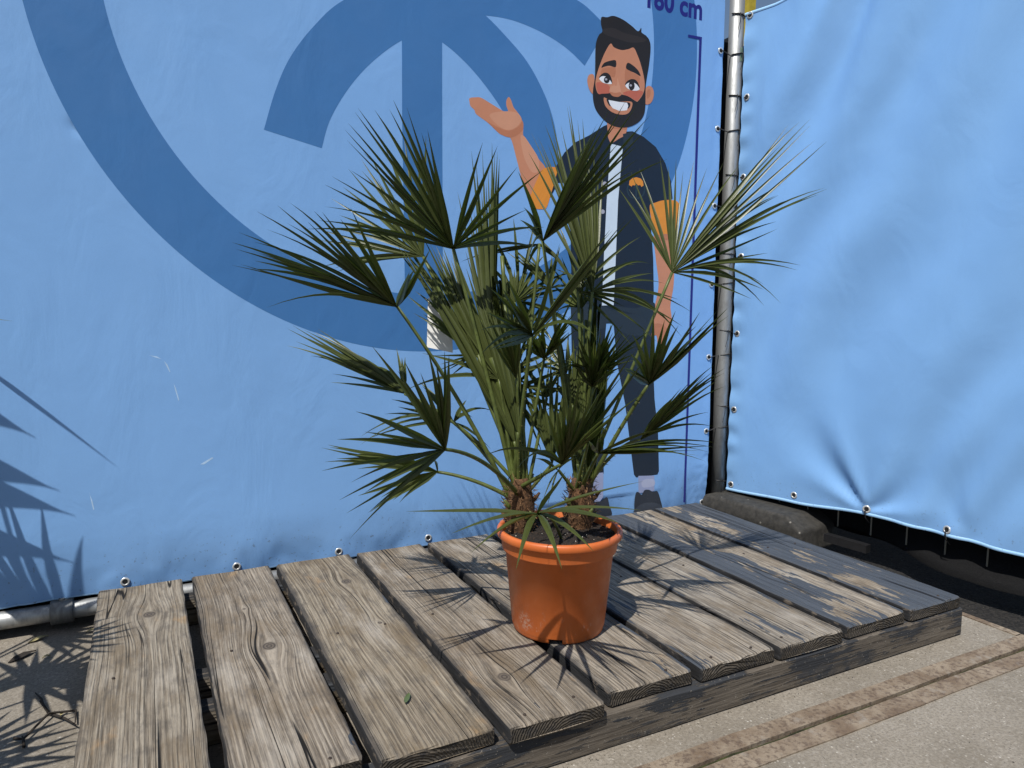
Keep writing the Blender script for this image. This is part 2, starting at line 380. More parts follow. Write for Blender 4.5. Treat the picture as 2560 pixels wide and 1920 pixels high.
def plank(i):
    x0, x1 = edges[2*i]*S, edges[2*i+1]*S; y0 = front[i]*S; y1 = LEN + random.uniform(-.006, .004)
    cx, cy = (x0+x1)/2, (y0+y1)/2; hw, hl = (x1-x0)/2, (y1-y0)/2
    prof = []                                            # rounded cross-section with a slight cup
    bv = .004
    for k in range(9): xx = -hw+bv + (2*hw-2*bv)*k/8; prof.append((xx, -.0012*(1-(xx/hw)**2)))
    prof += [(hw-.001, -.0018), (hw, -.006), (hw, -.018), (hw, -TH+.003), (hw-.003, -TH), (0, -TH), (-hw+.003, -TH), (-hw, -TH+.003), (-hw, -.018), (-hw, -.006), (-hw+.001, -.0018)]
    ny = 64; m = len(prof); vs = []; fs = []
    ys = [-hl, -hl+.003, -hl+.007] + [-hl+.007+(2*hl-.014)*j/ny for j in range(1, ny)] + [hl-.007, hl-.003, hl]
    for j, y in enumerate(ys):
        e = min(y+hl, hl-y); r = .0035*max(0, 1-e/.007)**2
        for q, (px, pz) in enumerate(prof):
            nz = noise.noise((px*18+i*7, y*9, pz*20))*.0016 + noise.noise((px*60+i*3, y*40, pz*60))*.0006
            k = 1 - r/hw; jz = nz if pz > -.02 else nz*.4
            jx = noise.noise((i*5+pz*30, y*14, px))*.0022 if abs(px) > hw-.006 else 0
            yy = y + (noise.noise((px*55, i*3.3, pz*70))*.0045 if e < .001 else 0)
            vs.append((px*k+jx, yy, pz*(1-r/TH) - (r if pz > -.004 else 0) + jz))
    for j in range(len(ys)-1):
        for q in range(m): fs.append((j*m+q, (j+1)*m+q, (j+1)*m+(q+1) % m, j*m+(q+1) % m))
    fs.append(tuple(range(m))); fs.append(tuple((len(ys)-1)*m+q for q in range(m-1, -1, -1)))
    me = mesh('plank', vs, fs)
    bm = bmesh.new(); bm.from_mesh(me); bmesh.ops.recalc_face_normals(bm, faces=bm.faces); bm.to_mesh(me); bm.free()
    o = obj('plank', me, wood('wood_plank_%d' % i, i+1, paints[i], kn[i], tints[i]), deck, (cx, cy, DZ))
    o.rotation_euler = (0, random.uniform(-.004, .004), 0)
    if i >= 7: o['label'] = 'plank still mostly covered in dark grey paint'
    return o
PLANKS = [plank(i) for i in range(9)]
M_beam = wood('wood_beam', 12, (.555, 0), (), (.62, .60, .56))
def beam(x0, x1, y0, y1, z0, z1, mat=M_beam):
    # modelled along local y so that the grain runs lengthwise
    L_ = x1-x0; ny = 60; vs = []; fs = []
    hw = (z1-z0)/2; hd = (y1-y0)/2; b = .004
    prof = [(-hw, -hd+b), (-hw+b, -hd), (0, -hd), (hw-b, -hd), (hw, -hd+b), (hw, hd), (-hw, hd)]
    for j in range(ny+1):
        y = -L_/2 + L_*j/ny
        for u, v in prof: vs.append((u+noise.noise((y*10, u*30, v*20+z0))*.0016, y, v+noise.noise((y*11+4, u*40, v*20))*.0016))
    m = len(prof)
    for j in range(ny):
        for q in range(m): fs.append((j*m+q, j*m+(q+1) % m, (j+1)*m+(q+1) % m, (j+1)*m+q))
    fs.append(tuple(range(m-1, -1, -1))); fs.append(tuple(ny*m+q for q in range(m)))
    me = mesh('front_beam', vs, fs)
    bm = bmesh.new(); bm.from_mesh(me); bmesh.ops.recalc_face_normals(bm, faces=bm.faces); bm.to_mesh(me); bm.free()
    o = obj('joist', me, mat, deck)
    # local x -> world z, local y -> world x, local z -> world y
    o.matrix_local = Matrix(((0, 1, 0, (x0+x1)/2), (0, 0, 1, (y0+y1)/2), (1, 0, 0, (z0+z1)/2), (0, 0, 0, 1)))
    return o
M_fascia = None
def fascia_mat():
    n = N('beam_painted', .85, .25); p = n.pos()
    g = n.noise(n.scale(p, (.05, 1, 1)), 130, 4, .65); b = n.noise(n.scale(p, (.45, 1, 1.3)), 11, 5, .6); sp = n.noise(p, 220, 2)
    col = n.mix(n.ramp(g, .3, .7), (.062, .052, .042), (.135, .115, .092))
    pm = n.ramp(n.math('ADD', n.math('MULTIPLY', b, .6), n.math('MULTIPLY', g, .4)), .495, .515)
    col = n.mix(pm, col, (.032, .034, .038))
    sep = n.node('SeparateXYZ'); n.link(p, sep.inputs[0])
    dirt = n.math('MULTIPLY', n.ramp(sep.outputs[2], .0, .05, 1, 0), n.ramp(n.noise(p, 30, 5), .35, .6))
    col = n.mix(n.math('MULTIPLY', dirt, .6), col, (.11, .09, .068))
    col = n.mix(n.ramp(sp, .68, .72), col, (.22, .2, .17))
    n.col(col); n.nrm(n.bump(n.math('ADD', g, n.math('MULTIPLY', pm, .3)), .003, .9)); return n.m
fb = beam(edges[0]*S+.002, edges[-1]*S+.008, -.003, .055, .0, DZ-TH-.0015, fascia_mat()); fb.name = 'front_beam'
for yy in (.36, .50, .98): beam(edges[0]*S+.03, edges[-1]*S-.02, yy, yy+.05, .0, DZ-TH-.0015)
# nail heads
nm = MB(); nm.lathe([(.0001, .0008), (.003, .0006), (.0034, -.001)], 8)
NAIL = mesh('nail', nm.v, nm.f, True); M_nail = plain('rusty_nail', (.035, .024, .018), .8)
for i in range(9):
    hw = (edges[2*i+1]-edges[2*i])*S/2
    for yy in (.03, .52):
        for sx in (-.55, .55):
            if random.random() < .45: continue
            o = obj('nail', NAIL, M_nail, PLANKS[i], (sx*hw*random.uniform(.85, 1.1), yy-LEN/2+random.uniform(-.01, .01), .0012))

# ------------------------------------------------------------------ terracotta-coloured plastic pot with soil
PC = Vector((1.533*S, .423*S, DZ))
def pot_mat():
    n = N('pot_terracotta_plastic', .42, .4); p = n.pos()
    f = n.noise(p, 8, 4); g = n.noise(p, 240, 2)
    col = n.mix(n.ramp(f, .3, .7), (.46, .108, .024), (.54, .138, .034))
    sc = n.ramp(n.noise(n.scale(p, (1, 1, .6)), 70, 5, .7), .60, .66)
    sep = n.node('SeparateXYZ'); n.link(n.obj(), sep.inputs[0])
    d = n.node('VectorMath', operation='DISTANCE'); n.link(n.obj(), d.inputs[0]); d.inputs[1].default_value = (-.112, -.035, .045)
    near = n.ramp(d.outputs['Value'], .008, .03, 1, 0)
    col = n.mix(n.math('MULTIPLY', n.math('MULTIPLY', near, n.ramp(n.noise(p, 150, 4, .7), .42, .6)), .75), col, (.55, .36, .27))
    low = n.ramp(sep.outputs[2], 0, .14, 1, 0)
    col = n.mix(n.math('MULTIPLY', n.math('MULTIPLY', sc, low), .35), col, (.50, .34, .26))
    col = n.mix(n.math('MULTIPLY', n.ramp(n.noise(p, 18, 4), .58, .75), .25), col, (.22, .08, .035))
    n.col(col); n.nrm(n.bump(g, .0004, .3)); n.rough(n.ramp(n.noise(p, 30, 3), .3, .7, .36, .52)); return n.m
M_pot = pot_mat()
M_soil = plain('potting_soil', (.020, .014, .010), .98, var=.6, scale=160, bump=.01)
def make_pot(loc, label, group=None, scale=1):
    pot = empty('plant_pot', loc, label, 'pot', group)
    k = S*scale; R0, R1, H = .142*k, .172*k, .258*k
    prof = [(R0-.012, .002), (R0-.006, .0), (R0, .004), (R0+.0006, .009), (R0+.0028, .0145), (R0+.0036, .0165), (R1-.002, H-.002), (R1+.0055, H+.001), (R1+.0062, H+.004), (R1+.0085, H+.029), (R1+.0095, H+.0305),
            (R1+.0165, H+.0315), (R1+.0185, H+.034), (R1+.0185, H+.045), (R1+.015, H+.050), (R1+.008, H+.050), (R1+.0055, H+.046), (R1+.003, H+.03), (R1-.005, H+.0), (R0-.004, .02), (R0-.010, .01)]
    n = 128; m = len(prof); vs = []; fs = []
    for j in range(n):
        th = 2*math.pi*j/n
        for r, z in prof: vs.append((r*math.cos(th), r*math.sin(th), z))
    notch = set()
    for a in (-2.14, -2.14+2*math.pi/3, -2.14+4*math.pi/3):
        c = round(a/(2*math.pi)*n) % n
        for q in range(-3, 3): notch.add((c+q) % n)
    for j in range(n):
        for i in range(m):
            if j in notch and i in (0, 1, 2, 3, m-1): continue
            fs.append((j*m+i, ((j+1) % n)*m+i, ((j+1) % n)*m+(i+1) % m, j*m+(i+1) % m))
    body = obj('pot_body', mesh('pot_body', vs, fs, True), M_pot, pot)
    sv = []; sf = []; rings = 22; zs = H+.031; Rs = R1+.002
    for a in range(rings+1):
        for j in range(72):
            th = 2*math.pi*j/72; r = Rs*a/rings; x, y = r*math.cos(th), r*math.sin(th)
            z = zs + noise.noise((x*22, y*22, 0))*.007 + noise.noise((x*70, y*70, 3))*.005 + .004*(1-a/rings)
            sv.append((x, y, z))
    for a in range(rings):
        for j in range(72):
            j2 = (j+1) % 72; sf.append((a*72+j, a*72+j2, (a+1)*72+j2, (a+1)*72+j))
    so_ = obj('soil', mesh('soil', sv, sf), M_soil, pot)
    cr = MB(); rr = random.Random(5)
    for q in range(420):
        th = rr.uniform(0, 6.28); r = Rs*math.sqrt(rr.random())*.97; x, y = r*math.cos(th), r*math.sin(th); s_ = rr.uniform(.0012, .0042)
        c = Vector((x, y, zs+noise.noise((x*22, y*22, 0))*.007+noise.noise((x*70, y*70, 3))*.005+.002))
        vv = [c+Vector((rr.uniform(-1, 1), rr.uniform(-1, 1), rr.uniform(-.6, .9)))*s_ for _ in range(4)]
        cr.add(vv, [(0, 1, 2), (0, 2, 3), (0, 3, 1), (1, 3, 2)])
    tag(cr.build('soil_crumbs', plain('crumbs', (.035, .022, .014), .95, var=.7, scale=300), so_), kind='stuff')
    pl = MB()
    for q in range(26):
        th = rr.uniform(0, 6.28); r = Rs*math.sqrt(rr.random())*.95; x, y = r*math.cos(th), r*math.sin(th); s_ = rr.uniform(.001, .0026)
        c = Vector((x, y, zs+.008)); vv = [c+Vector((rr.uniform(-1, 1), rr.uniform(-1, 1), rr.uniform(-.6, .9)))*s_ for _ in range(4)]
        pl.add(vv, [(0, 1, 2), (0, 2, 3), (0, 3, 1), (1, 3, 2)])
    tag(pl.build('perlite', plain('perlite_white', (.55, .52, .45), .9), so_), kind='stuff')
    return pot
make_pot(PC, 'terracotta orange plastic pot standing on the wooden deck')
SOIL = DZ + .258*S + .032

# ------------------------------------------------------------------ the fan palm
NLEAF = [0]
def bez(a, b, c, t): return a*((1-t)**2) + b*(2*t*(1-t)) + c*(t*t)
def leaflet(parent, org, hub, tip, nrm, wmax, bend, droop, rnd, name='leaflet', join=None):
    a = tip-hub; L_ = a.length
    if L_ < .02: return
    ctrl = (hub+tip)/2 + Vector((0, 0, 1))*bend*L_ + nrm*rnd.uniform(-.02, .02)*L_
    NS = 9; vs = []; fs = []
    tw = rnd.uniform(-.5, .5)
    for i in range(NS+1):
        t = i/NS
        if t < .62 or not droop: p = bez(hub, ctrl, tip, t)
        else: p = bez(hub, ctrl, tip, t) - Vector((0, 0, 1))*droop*L_*((t-.62)/.38)**2
        t2 = min(1, t+.02); t1 = max(0, t-.02)
        d = (bez(hub, ctrl, tip, t2)-bez(hub, ctrl, tip, t1)).normalized()
        s = nrm.cross(d)
        if s.length < .05: s = d.orthogonal()
        s.normalize(); u = d.cross(s).normalized()
        ang = tw*t; s2 = s*math.cos(ang)+u*math.sin(ang); u2 = u*math.cos(ang)-s*math.sin(ang)
        wd = wmax*((.22+.78*(t/.34)**.8) if t < .34 else max(0.02, (1-((t-.34)/.66)**1.35)))
        fold = .50*wd*(1-.5*t)
        vs += [p - s2*wd/2 + u2*fold, p - s2*wd*.26 + u2*fold*.60, p, p + s2*wd*.26 + u2*fold*.60, p + s2*wd/2 + u2*fold]
        if i:
            k = (i-1)*5
            for q in range(4): fs.append((k+q, k+q+1, k+q+6, k+q+5))
    if join is not None: join.add(vs, fs); return
    NLEAF[0] += 1
    return obj(name, mesh(name, vs, fs, False, org), M_leaf, parent)
def petiole(palm, org, base, hub, sag, rnd, r0=.0058, r1=.0036, thorns=True, mid=None):
    m = MB(); pts = []; ctrl = mid if mid is not None else (base+hub)/2 + Vector((0, 0, 1))*sag
    for i in range(13): pts.append(bez(base, ctrl, hub, i/12))
    m.tube(pts, [r0+(r1-r0)*i/12 for i in range(13)], 7)
    fr = m.build('frond', M_pet, palm, True, org)
    if thorns:
        th = MB()
        for i in range(1, 11):
            for sgn in (-1, 1):
                for _ in range(1):
                    t = (i+rnd.uniform(-.3, .3))/12.5; p = bez(base, ctrl, hub, t); d = (bez(base, ctrl, hub, t+.02)-p).normalized()
                    s = d.cross(Vector((rt.x*.4+.2, rt.y+.3, .6))).normalized()*sgn
                    rr = r0+(r1-r0)*t; ln = rnd.uniform(.004, .009)*(1.15-t*.6)
                    b = p+s*rr*.8; e = b + s*ln*.8 + d*ln*.5
                    q = d*.0014; z = s.cross(d)*.0010
                    th.add([b-q, b+q, b+z, e], [(0, 1, 3), (1, 2, 3), (2, 0, 3)])
        tag(th.build('thorns', M_thorn, fr, False, org), kind='stuff')
    return fr
def fan_normal(hub, tips):
    n = Vector((0, 0, 0))
    c = sum(((t-hub).normalized() for t in tips), Vector())/len(tips)
    for i in range(len(tips)):
        for j in range(i+1, len(tips)):
            v = (tips[i]-hub).normalized().cross((tips[j]-hub).normalized())
            if v.length > .05: n += v if v.dot(CAM-hub) > 0 else -v
    if n.length < 1e-4: n = (CAM-hub)
    return n.normalized()
def zoomA(x, y): return (560+.3436*x, 240+.3436*y)
def zoomB(x, y): return (1200+.4069*x, 240+.4069*y)
def zoomC(x, y): return (700+.3617*x, 780+.3617*y)
def zoomD(x, y): return (1200+.3617*x, 780+.3617*y)
def zoomF(x, y): return (1200+.2772*x, 1180+.2772*y)
def zoomH(x, y): return (1150+.22604*x, 600+.22604*y)
def zoomI(x, y): return (1150+.22604*x, 900+.22604*y)
Z = {'A': zoomA, 'B': zoomB, 'C': zoomC, 'D': zoomD, 'F': zoomF, 'H': zoomH, 'I': zoomI}
D0 = depth_of(PC)
palm = empty('fan_palm', PC, 'spiky green fan palm with two stems growing in the orange pot on the deck', 'palm')
T1 = at_d(1300, 1215, D0-.01); T2 = at_d(1452, 1215, D0+.03)          # tops of the two stems
def foot(t, z=SOIL-.02): return Vector((t.x, t.y, z))
# name: hub (zoom,x,y), depth offset, leaflet length, sign (towards camera -1), width, stem, petiole sag, tips
FR = [
 ('A',1670,1110,-.02,.47,-1,.026,1,.02,'A',[(605,968,.10),(735,805,.10),(690,905,.06),(735,645),(785,585),(895,322),(877,243),(903,160),(955,120),(975,88),(1098,68),(1232,30),(1330,82),(1480,240),(1883,305),(1990,365),(2320,540),(2330,955,.10),(2330,1115,.10)]),
 ('A',1450,1170,.12,.40,1,.024,1,.03,'A',[(905,530),(1000,462),(1060,430),(780,745),(780,910,.08),(690,1050),(720,1240,.08),(820,1280,.1),(690,970),(1310,300),(1470,290)]),
 ('A',1258,1530,-.06,.46,-1,.028,1,.05,'A',[(310,1540,.20),(55,1230),(125,1225),(90,1115),(60,1065),(260,1150),(110,955),(240,840),(390,797),(478,740),(715,845),(920,810),(1350,1280),(1500,1115)]),
 ('C',1370,290,.03,.40,1,.026,1,.0,'A',[(1255,985),(1245,1100),(1380,1580),(1440,1010),(1540,1060),(1650,1080),(1330,1450),(1590,1090)]),
 ('C',1370,295,.05,.20,1,.012,1,.0,'C',[(1060,300),(1070,415,.02),(1170,450)]),
 ('A',1960,1900,.05,.52,1,.026,1,.0,'A',[(1950,340),(1990,360),(2005,410),(1880,340),(1800,400),(1835,500),(1920,520),(1700,700),(1780,760)]),
 ('B',385,890,-.05,.46,-1,.026,2,.02,'B',[(1045,120),(1045,155),(1000,180),(965,55),(895,30),(795,55),(720,170),(640,300),(1150,358),(975,355),(285,1060,.25),(245,760,.05),(235,465)]),
 ('B',690,1205,.02,.50,1,.022,2,.0,'B',[(535,60),(550,60),(630,140),(425,80),(400,145),(315,225),(355,215),(240,420),(700,300),(760,420),(1040,1030,.28),(1310,1335,.20),(1240,1480,.28),(1130,1150,.14),(450,1060,.08)]),
 ('B',320,1470,-.14,.36,-1,.028,1,.02,'B',[(945,745),(895,760),(860,830),(800,795),(490,905),(160,1110),(60,1180),(700,1465,.30),(0,1440,.16),(5,1590,.25),(60,1560,.1)]),
 ('B',1180,1085,.06,.48,1,.018,2,.0,'B',[(850,565),(925,460),(980,425),(1105,375),(1205,385),(1315,395),(1395,440),(1500,400),(1965,120),(2030,140),(2035,175),(1895,175),(1850,300),(2130,280),(2135,570,.06),(2080,605,.08),(2120,530),(1820,585),(1920,600),(1930,630),(1830,815),(1950,1070,.14),(1970,1040,.12),(1740,1155,.2),(1850,1275,.3),(1748,1290,.32)]),
 ('D',1165,500,-.06,.36,-1,.030,2,.02,'D',[(1050,130),(1200,-10),(1352,-30),(1520,0),(1640,-10),(1715,-30),(1720,0),(985,365),(1000,400)]),
 ('D',1110,880,.06,.38,-1,.022,2,.05,'D',[(1390,525),(1620,340),(1695,360),(1690,395),(1690,490),(1610,790,.16),(1320,600),(1560,430)]),
 ('D',820,975,-.08,.36,-1,.026,2,.01,'D',[(1645,905,.14),(1640,940,.14),(1595,972,.14),(1555,1030,.16),(1280,810,.10),(860,795),(750,890)]),
 ('D',565,1050,-.10,.40,-1,.028,1,.0,'D',[(945,685,.12),(1150,548,.10),(1175,285,.0),(1085,225),(455,670),(575,500),(820,470),(700,430),(250,1090,.30),(0,1010,.24)]),
 ('C',1140,950,-.28,.34,-1,.027,1,.05,'C',[(635,235),(860,340),(1022,240),(1137,235),(1168,270),(525,662),(395,880),(290,1070),(410,1300),(460,1390),(480,1570,.1)]),
 ('C',1085,1105,.04,.32,-1,.030,1,.03,'C',[(285,938),(330,918),(390,990),(310,1012),(540,1270),(620,1365),(825,1300),(535,1065),(1060,1020)]),
 ('C',860,565,.06,.36,1,.022,1,.06,'C',[(45,205),(50,115),(90,95),(170,100),(260,92),(255,140),(345,485),(615,385,.3),(805,250,.05),(865,310,.0),(210,280),(640,390,.2)]),
 ('C',1200,765,.10,.30,1,.022,1,.03,'C',[(720,690),(770,590),(560,860,.25),(555,920,.25),(960,480,.1),(1000,540),(1480,690,.3),(1330,730,.3),(1460,950,.1),(1290,600)]),
 ('F',520,380,-.28,.30,-1,.021,1,.05,'F',[(1470,85,.03),(1455,345,.05),(1265,465,.08),(1025,715,.12),(740,880,.14),(325,880,.14),(-85,730,.10),(-255,555,.06),(-665,355,.02),(770,0,.0)]),
 # crowded heart of the plant
 ('H',600,690,.10,.24,1,.020,1,.0,'H',[(170,560),(350,380),(470,300),(560,270),(650,290),(760,330),(880,420),(960,500),(940,640,.1),(290,820,.1),(450,900,.1)]),
 ('H',1000,540,.14,.30,1,.020,2,.0,'H',[(500,120),(560,50),(700,60),(800,240),(960,240),(1110,60),(1200,330),(1280,520),(630,560,.15),(640,760,.25)]),
 ('H',880,40,.08,.30,1,.020,1,.0,'H',[(130,200,.1),(10,240,.1),(450,140,.06),(1120,230,.12),(1180,330,.2),(740,320,.3),(1060,160,.1),(830,95)]),
 ('H',930,1310,.06,.27,-1,.022,1,.0,'H',[(1140,890),(1290,990,.05),(1280,560),(900,880),(830,1060),(700,900),(1200,990,.1),(640,1100),(1330,730,.1)]),
 ('H',1470,1500,.06,.32,-1,.022,2,.0,'H',[(1700,880),(1810,900),(1900,1010),(1960,1140),(1560,1000),(1290,1030),(1170,1350,.1),(2100,1000,.05),(1100,1420,.2),(1960,1330,.1)]),
 ('I',620,200,-.05,.28,-1,.020,1,.0,'I',[(560,-700),(470,-650),(380,-600),(300,-500),(620,-640),(250,-420),(680,-560)]),
 ('I',960,420,.12,.26,1,.020,1,.0,'I',[(660,20),(720,80),(820,-60),(560,160),(980,60),(1050,100,.1),(1180,20,.1),(1170,280,.1),(620,420,.2)]),
 ('I',1250,500,.10,.30,1,.022,2,.0,'I',[(1010,200),(1180,180),(1200,-200),(1300,-150),(1400,-100),(1480,-160),(1560,-60),(1040,300,.1),(950,560,.2)]),
 ('I',1420,900,-.04,.20,-1,.020,2,.0,'I',[(1300,1150,.2),(1370,880,.05),(1560,760,.1),(1620,740,.1),(1480,600)]),
 # big pleated leaves still half closed, rising straight out of the stems
 ('I',600,900,.0,.60,1,.030,1,.0,'H',[(-720,-60),(-650,60),(-480,0),(-330,40),(-200,60),(-60,80),(60,120),(180,150),(280,140),(380,130),(-560,260),(120,330)]),
 ('I',640,800,-.04,.42,1,.026,1,.0,'H',[(420,560),(520,480),(560,620),(330,600),(250,520),(640,720),(480,760),(140,560)]),
 ('I',1300,1150,.02,.42,1,.026,2,.0,'H',[(1330,980),(1400,900),(1460,1000),(1520,900),(1600,1000),(1680,900),(1250,1060),(1760,1040),(1190,1250)]),
 ('I',1020,1150,.04,.34,1,.022,1,.0,'I',[(560,60),(660,-60),(760,-40),(860,0),(1000,-100),(820,220),(1100,0),(1180,160),(1250,60)]),
 ('H',1180,1480,.12,.28,1,.020,2,.0,'H',[(760,1180),(820,1000),(940,960),(1060,900),(1200,1000),(1300,1150),(860,1400,.1),(1000,1600,.2),(900,1560,.2)]),
 ('H',760,1000,.16,.26,1,.020,1,.0,'H',[(430,560),(560,520),(680,560),(800,600),(930,680),(1010,800),(1050,950,.1),(350,760),(300,940,.1),(420,1150,.2),(1000,1120,.2)]),
 ('H',1350,760,.14,.30,1,.020,2,.0,'H',[(1000,280),(1120,180),(1230,120),(1330,60),(1010,480),(980,650,.1),(1050,800,.2),(1500,260),(1620,420,.1)]),
 ('I',1460,300,.05,.28,-1,.022,2,.0,'I',[(1190,-60),(1300,-200),(1430,-260),(1560,-200),(1640,-60),(1760,-160),(1860,-80),(1720,130,.1),(1240,260,.2),(1790,60)]),
 ('I',1090,1220,.0,.22,-1,.016,2,.0,'I',[(900,1600,.1),(960,1640,.1),(1290,1080,.1),(1300,1060,.2),(820,1090,.1)]),
]
_r = random.Random(21)
for _ in range(4):                                        # more leaves crowding the heart, turned every way
    hx_, hy_ = _r.uniform(1190, 1540), _r.uniform(720, 1050); LQ = _r.uniform(.20, .30); a0_ = _r.uniform(-2.9, -.3); tp_ = []
    for q in range(11):
        a_ = a0_+(q/10-.5)*_r.uniform(2.6, 3.2); l_ = LQ*F/D0*_r.uniform(.5, 1.0)
        tp_.append((hx_+l_*math.cos(a_), hy_+l_*math.sin(a_)+(.25*l_ if math.sin(a_) > -.2 else 0), _r.uniform(.0, .22)))
    FR.append(('P', hx_, hy_, _r.uniform(.0, .2), LQ*1.15, 1, _r.uniform(.017, .022), 1 if hx_ < 1370 else 2, .0, 'P', tp_))
Z['P'] = lambda x, y: (x, y)
for fi, (hz, hx, hy, dd, LF, sg, wd, stem, sag, tz, tips) in enumerate(FR):
    rnd = random.Random(100+fi)
    dd = (dd*.4 if dd > .03 else dd)-.03
    hub = at_d(*Z[hz](hx, hy), D0+dd); T = T1 if stem == 1 else T2
    base = T + Vector((rnd.uniform(-.018, .018), rnd.uniform(-.018, .018), rnd.uniform(-.06, .0)))
    t3 = []
    for tp in tips:
        d = ray(*Z[tz](tp[0], tp[1]))
        flat = CAM + d*(D0+dd)
        l = (flat-hub).length
        off = (-.78 if hz == 'F' else sg*(.55 if sg < 0 else .22))*math.sqrt(max(0, LF*LF-l*l))
        t3.append(CAM + d*(D0+dd+off))
    nr = fan_normal(hub, t3); HX = Z[hz](hx, hy)
    inv = Z[tz](0, 0); k_ = Z[tz](1, 0)[0]-inv[0]; Zx, Zy = (HX[0]-inv[0])/k_, (HX[1]-inv[1])/k_
    if hx == 1960 and hy == 1900: fr = petiole(palm, PC, base, hub, 0, rnd, .010, .012, False)
    elif hz == 'F': fr = petiole(palm, PC, Vector((PC.x-.01, PC.y-.03, SOIL-.01)), hub, .05, rnd, .004, .003)
    else: fr = petiole(palm, PC, base, hub, sag, rnd, .0062 if wd > .022 else .005, .0038)
    inner = fi >= 24 and fi not in (28, 29)
    jb = MB() if inner else None
    pairs = list(zip(tips, t3)); more = []
    if not inner and hz != 'F':                           # finer leaflets filling the spread between the long ones
        order = sorted(range(len(tips)), key=lambda q: math.atan2(tips[q][1]-Zy, tips[q][0]-Zx))
        for a_, b_ in zip(order, order[1:]):
            va, vb = t3[a_]-hub, t3[b_]-hub
            if va.angle(vb) < .42 and (len(tips) < 18 or rnd.random() < .6):
                u_ = rnd.uniform(.35, .65); L2 = (va.length*(1-u_)+vb.length*u_)*rnd.uniform(.78, .97)
                vm = (va.normalized()*(1-u_)+vb.normalized()*u_).normalized()*L2
                more.append(((0, 0, rnd.uniform(0, .12)), hub+vm))
    for tp, t in pairs+more:
        b = tp[2] if len(tp) > 2 else rnd.uniform(-.02, .065)
        leaflet(fr, PC, hub, t, nr, wd*(.66 if hz == 'F' else .52)*rnd.uniform(.8, 1.15), b, .0 if len(tp) > 2 else rnd.choice((0, 0, .03)), rnd, join=jb)
    if inner: jb.build('leaf_blade', M_leaf, fr, False, PC)
# bundle of upright petioles and folded young leaves rising out of each stem
for T, ux, n_ in ((T1, [(1215, 720), (1232, 690), (1250, 700), (1262, 760), (1275, 820), (1240, 850), (1205, 800), (1290, 860), (1222, 780), (1255, 640)], 0),
                  (T2, [(1478, 740), (1490, 745), (1500, 760), (1465, 800), (1450, 850), (1520, 860), (1480, 820)], 1)):
    for k, (ux_, uy_) in enumerate(ux):
        rnd = random.Random(k+50*n_); top = at_d(ux_, uy_, depth_of(T)+rnd.uniform(-.03, .04))
        b = T+Vector((rnd.uniform(-.016, .016), rnd.uniform(-.016, .016), -.05))
        if k % 3 == 0: petiole(palm, PC, b, top, 0, rnd, .0075, .005); continue
        m = MB()                                          # folded young leaf: narrow pleated blade
        ax = (top-b); sd = rt.copy(); NS = 10; vs = []; fs = []; P = 9
        for i in range(NS+1):
            t = i/NS; wdt = .007+.026*math.sin(math.pi*min(1, t*1.05))**.8*(.6+.4*t)
            for q in range(P):
                u = q/(P-1)-.5; vs.append(b+ax*t + sd*u*wdt - fw*(.006 if q % 2 else .0) + fw*abs(u)*.01)
            if i:
                for q in range(P-1): a0 = (i-1)*P+q; fs.append((a0, a0+1, a0+P+1, a0+P))
        m.add(vs, fs); m.build('young_leaf', M_leaf, palm, False, PC)
# fibrous stems
for T in (T1, T2):
    fz = foot(T); m = MB(); rows = 14; NSg = 20; vs = []; fs = []; top = T+Vector((0, 0, .02)); h = top.z-fz.z
    for i in range(rows+1):
        t = i/rows; r = .026+.010*math.sin(t*2.6)-.012*t**3
        for j in range(NSg):
            th = 2*math.pi*j/NSg; rr = r*(1+.22*noise.noise((math.cos(th)*2, math.sin(th)*2, t*6+T.x*9)))
            vs.append(fz+Vector((math.cos(th)*rr, math.sin(th)*rr, h*t)))
    for i in range(rows):
        for j in range(NSg): j2 = (j+1) % NSg; fs.append((i*NSg+j, i*NSg+j2, (i+1)*NSg+j2, (i+1)*NSg+j))
    fs.append(tuple(rows*NSg+j for j in range(NSg)))
    m.add(vs, fs); tr = m.build('trunk', M_fib, palm, True, PC)
    fb_ = MB(); rnd = random.Random(int(T.x*1000))
    for k in range(420):
        th = rnd.uniform(0, 6.28); t = rnd.random(); r = .024+.010*math.sin(t*2.6)
        p = fz+Vector((math.cos(th)*r, math.sin(th)*r, h*t)); o_ = Vector((math.cos(th), math.sin(th), 0))
        d = (o_*rnd.uniform(.1, 1.1)+Vector((rnd.uniform(-.8, .8), rnd.uniform(-.8, .8), rnd.uniform(-.6, 1.2)))).normalized()*rnd.uniform(.008, .026)
        s_v = d.cross(Vector((.3, .8, .2))).normalized()*.0007
        fb_.add([p-s_v, p+s_v, p+d*.6+s_v*.8+o_*.002, p+d], [(0, 1, 2), (0, 2, 3)])
    tag(fb_.build('fibre', plain('fibre_straw', (.17, .095, .045), .9, var=.6, scale=200), tr, False, PC), kind='stuff')
    for k in range(9):                                    # old cut leaf bases
        th = k*2.4; t = .15+.75*k/9; p = fz+Vector((math.cos(th)*.026, math.sin(th)*.026, h*t)); e = p+Vector((math.cos(th)*.022, math.sin(th)*.022, .03))
        st = MB(); st.tube([p-Vector((math.cos(th), math.sin(th), 0))*.01, (p+e)/2, e], [.008, .006, .003], 6)
        st.build('leaf_base', M_fib if k % 2 else M_pet, tr, True, PC)

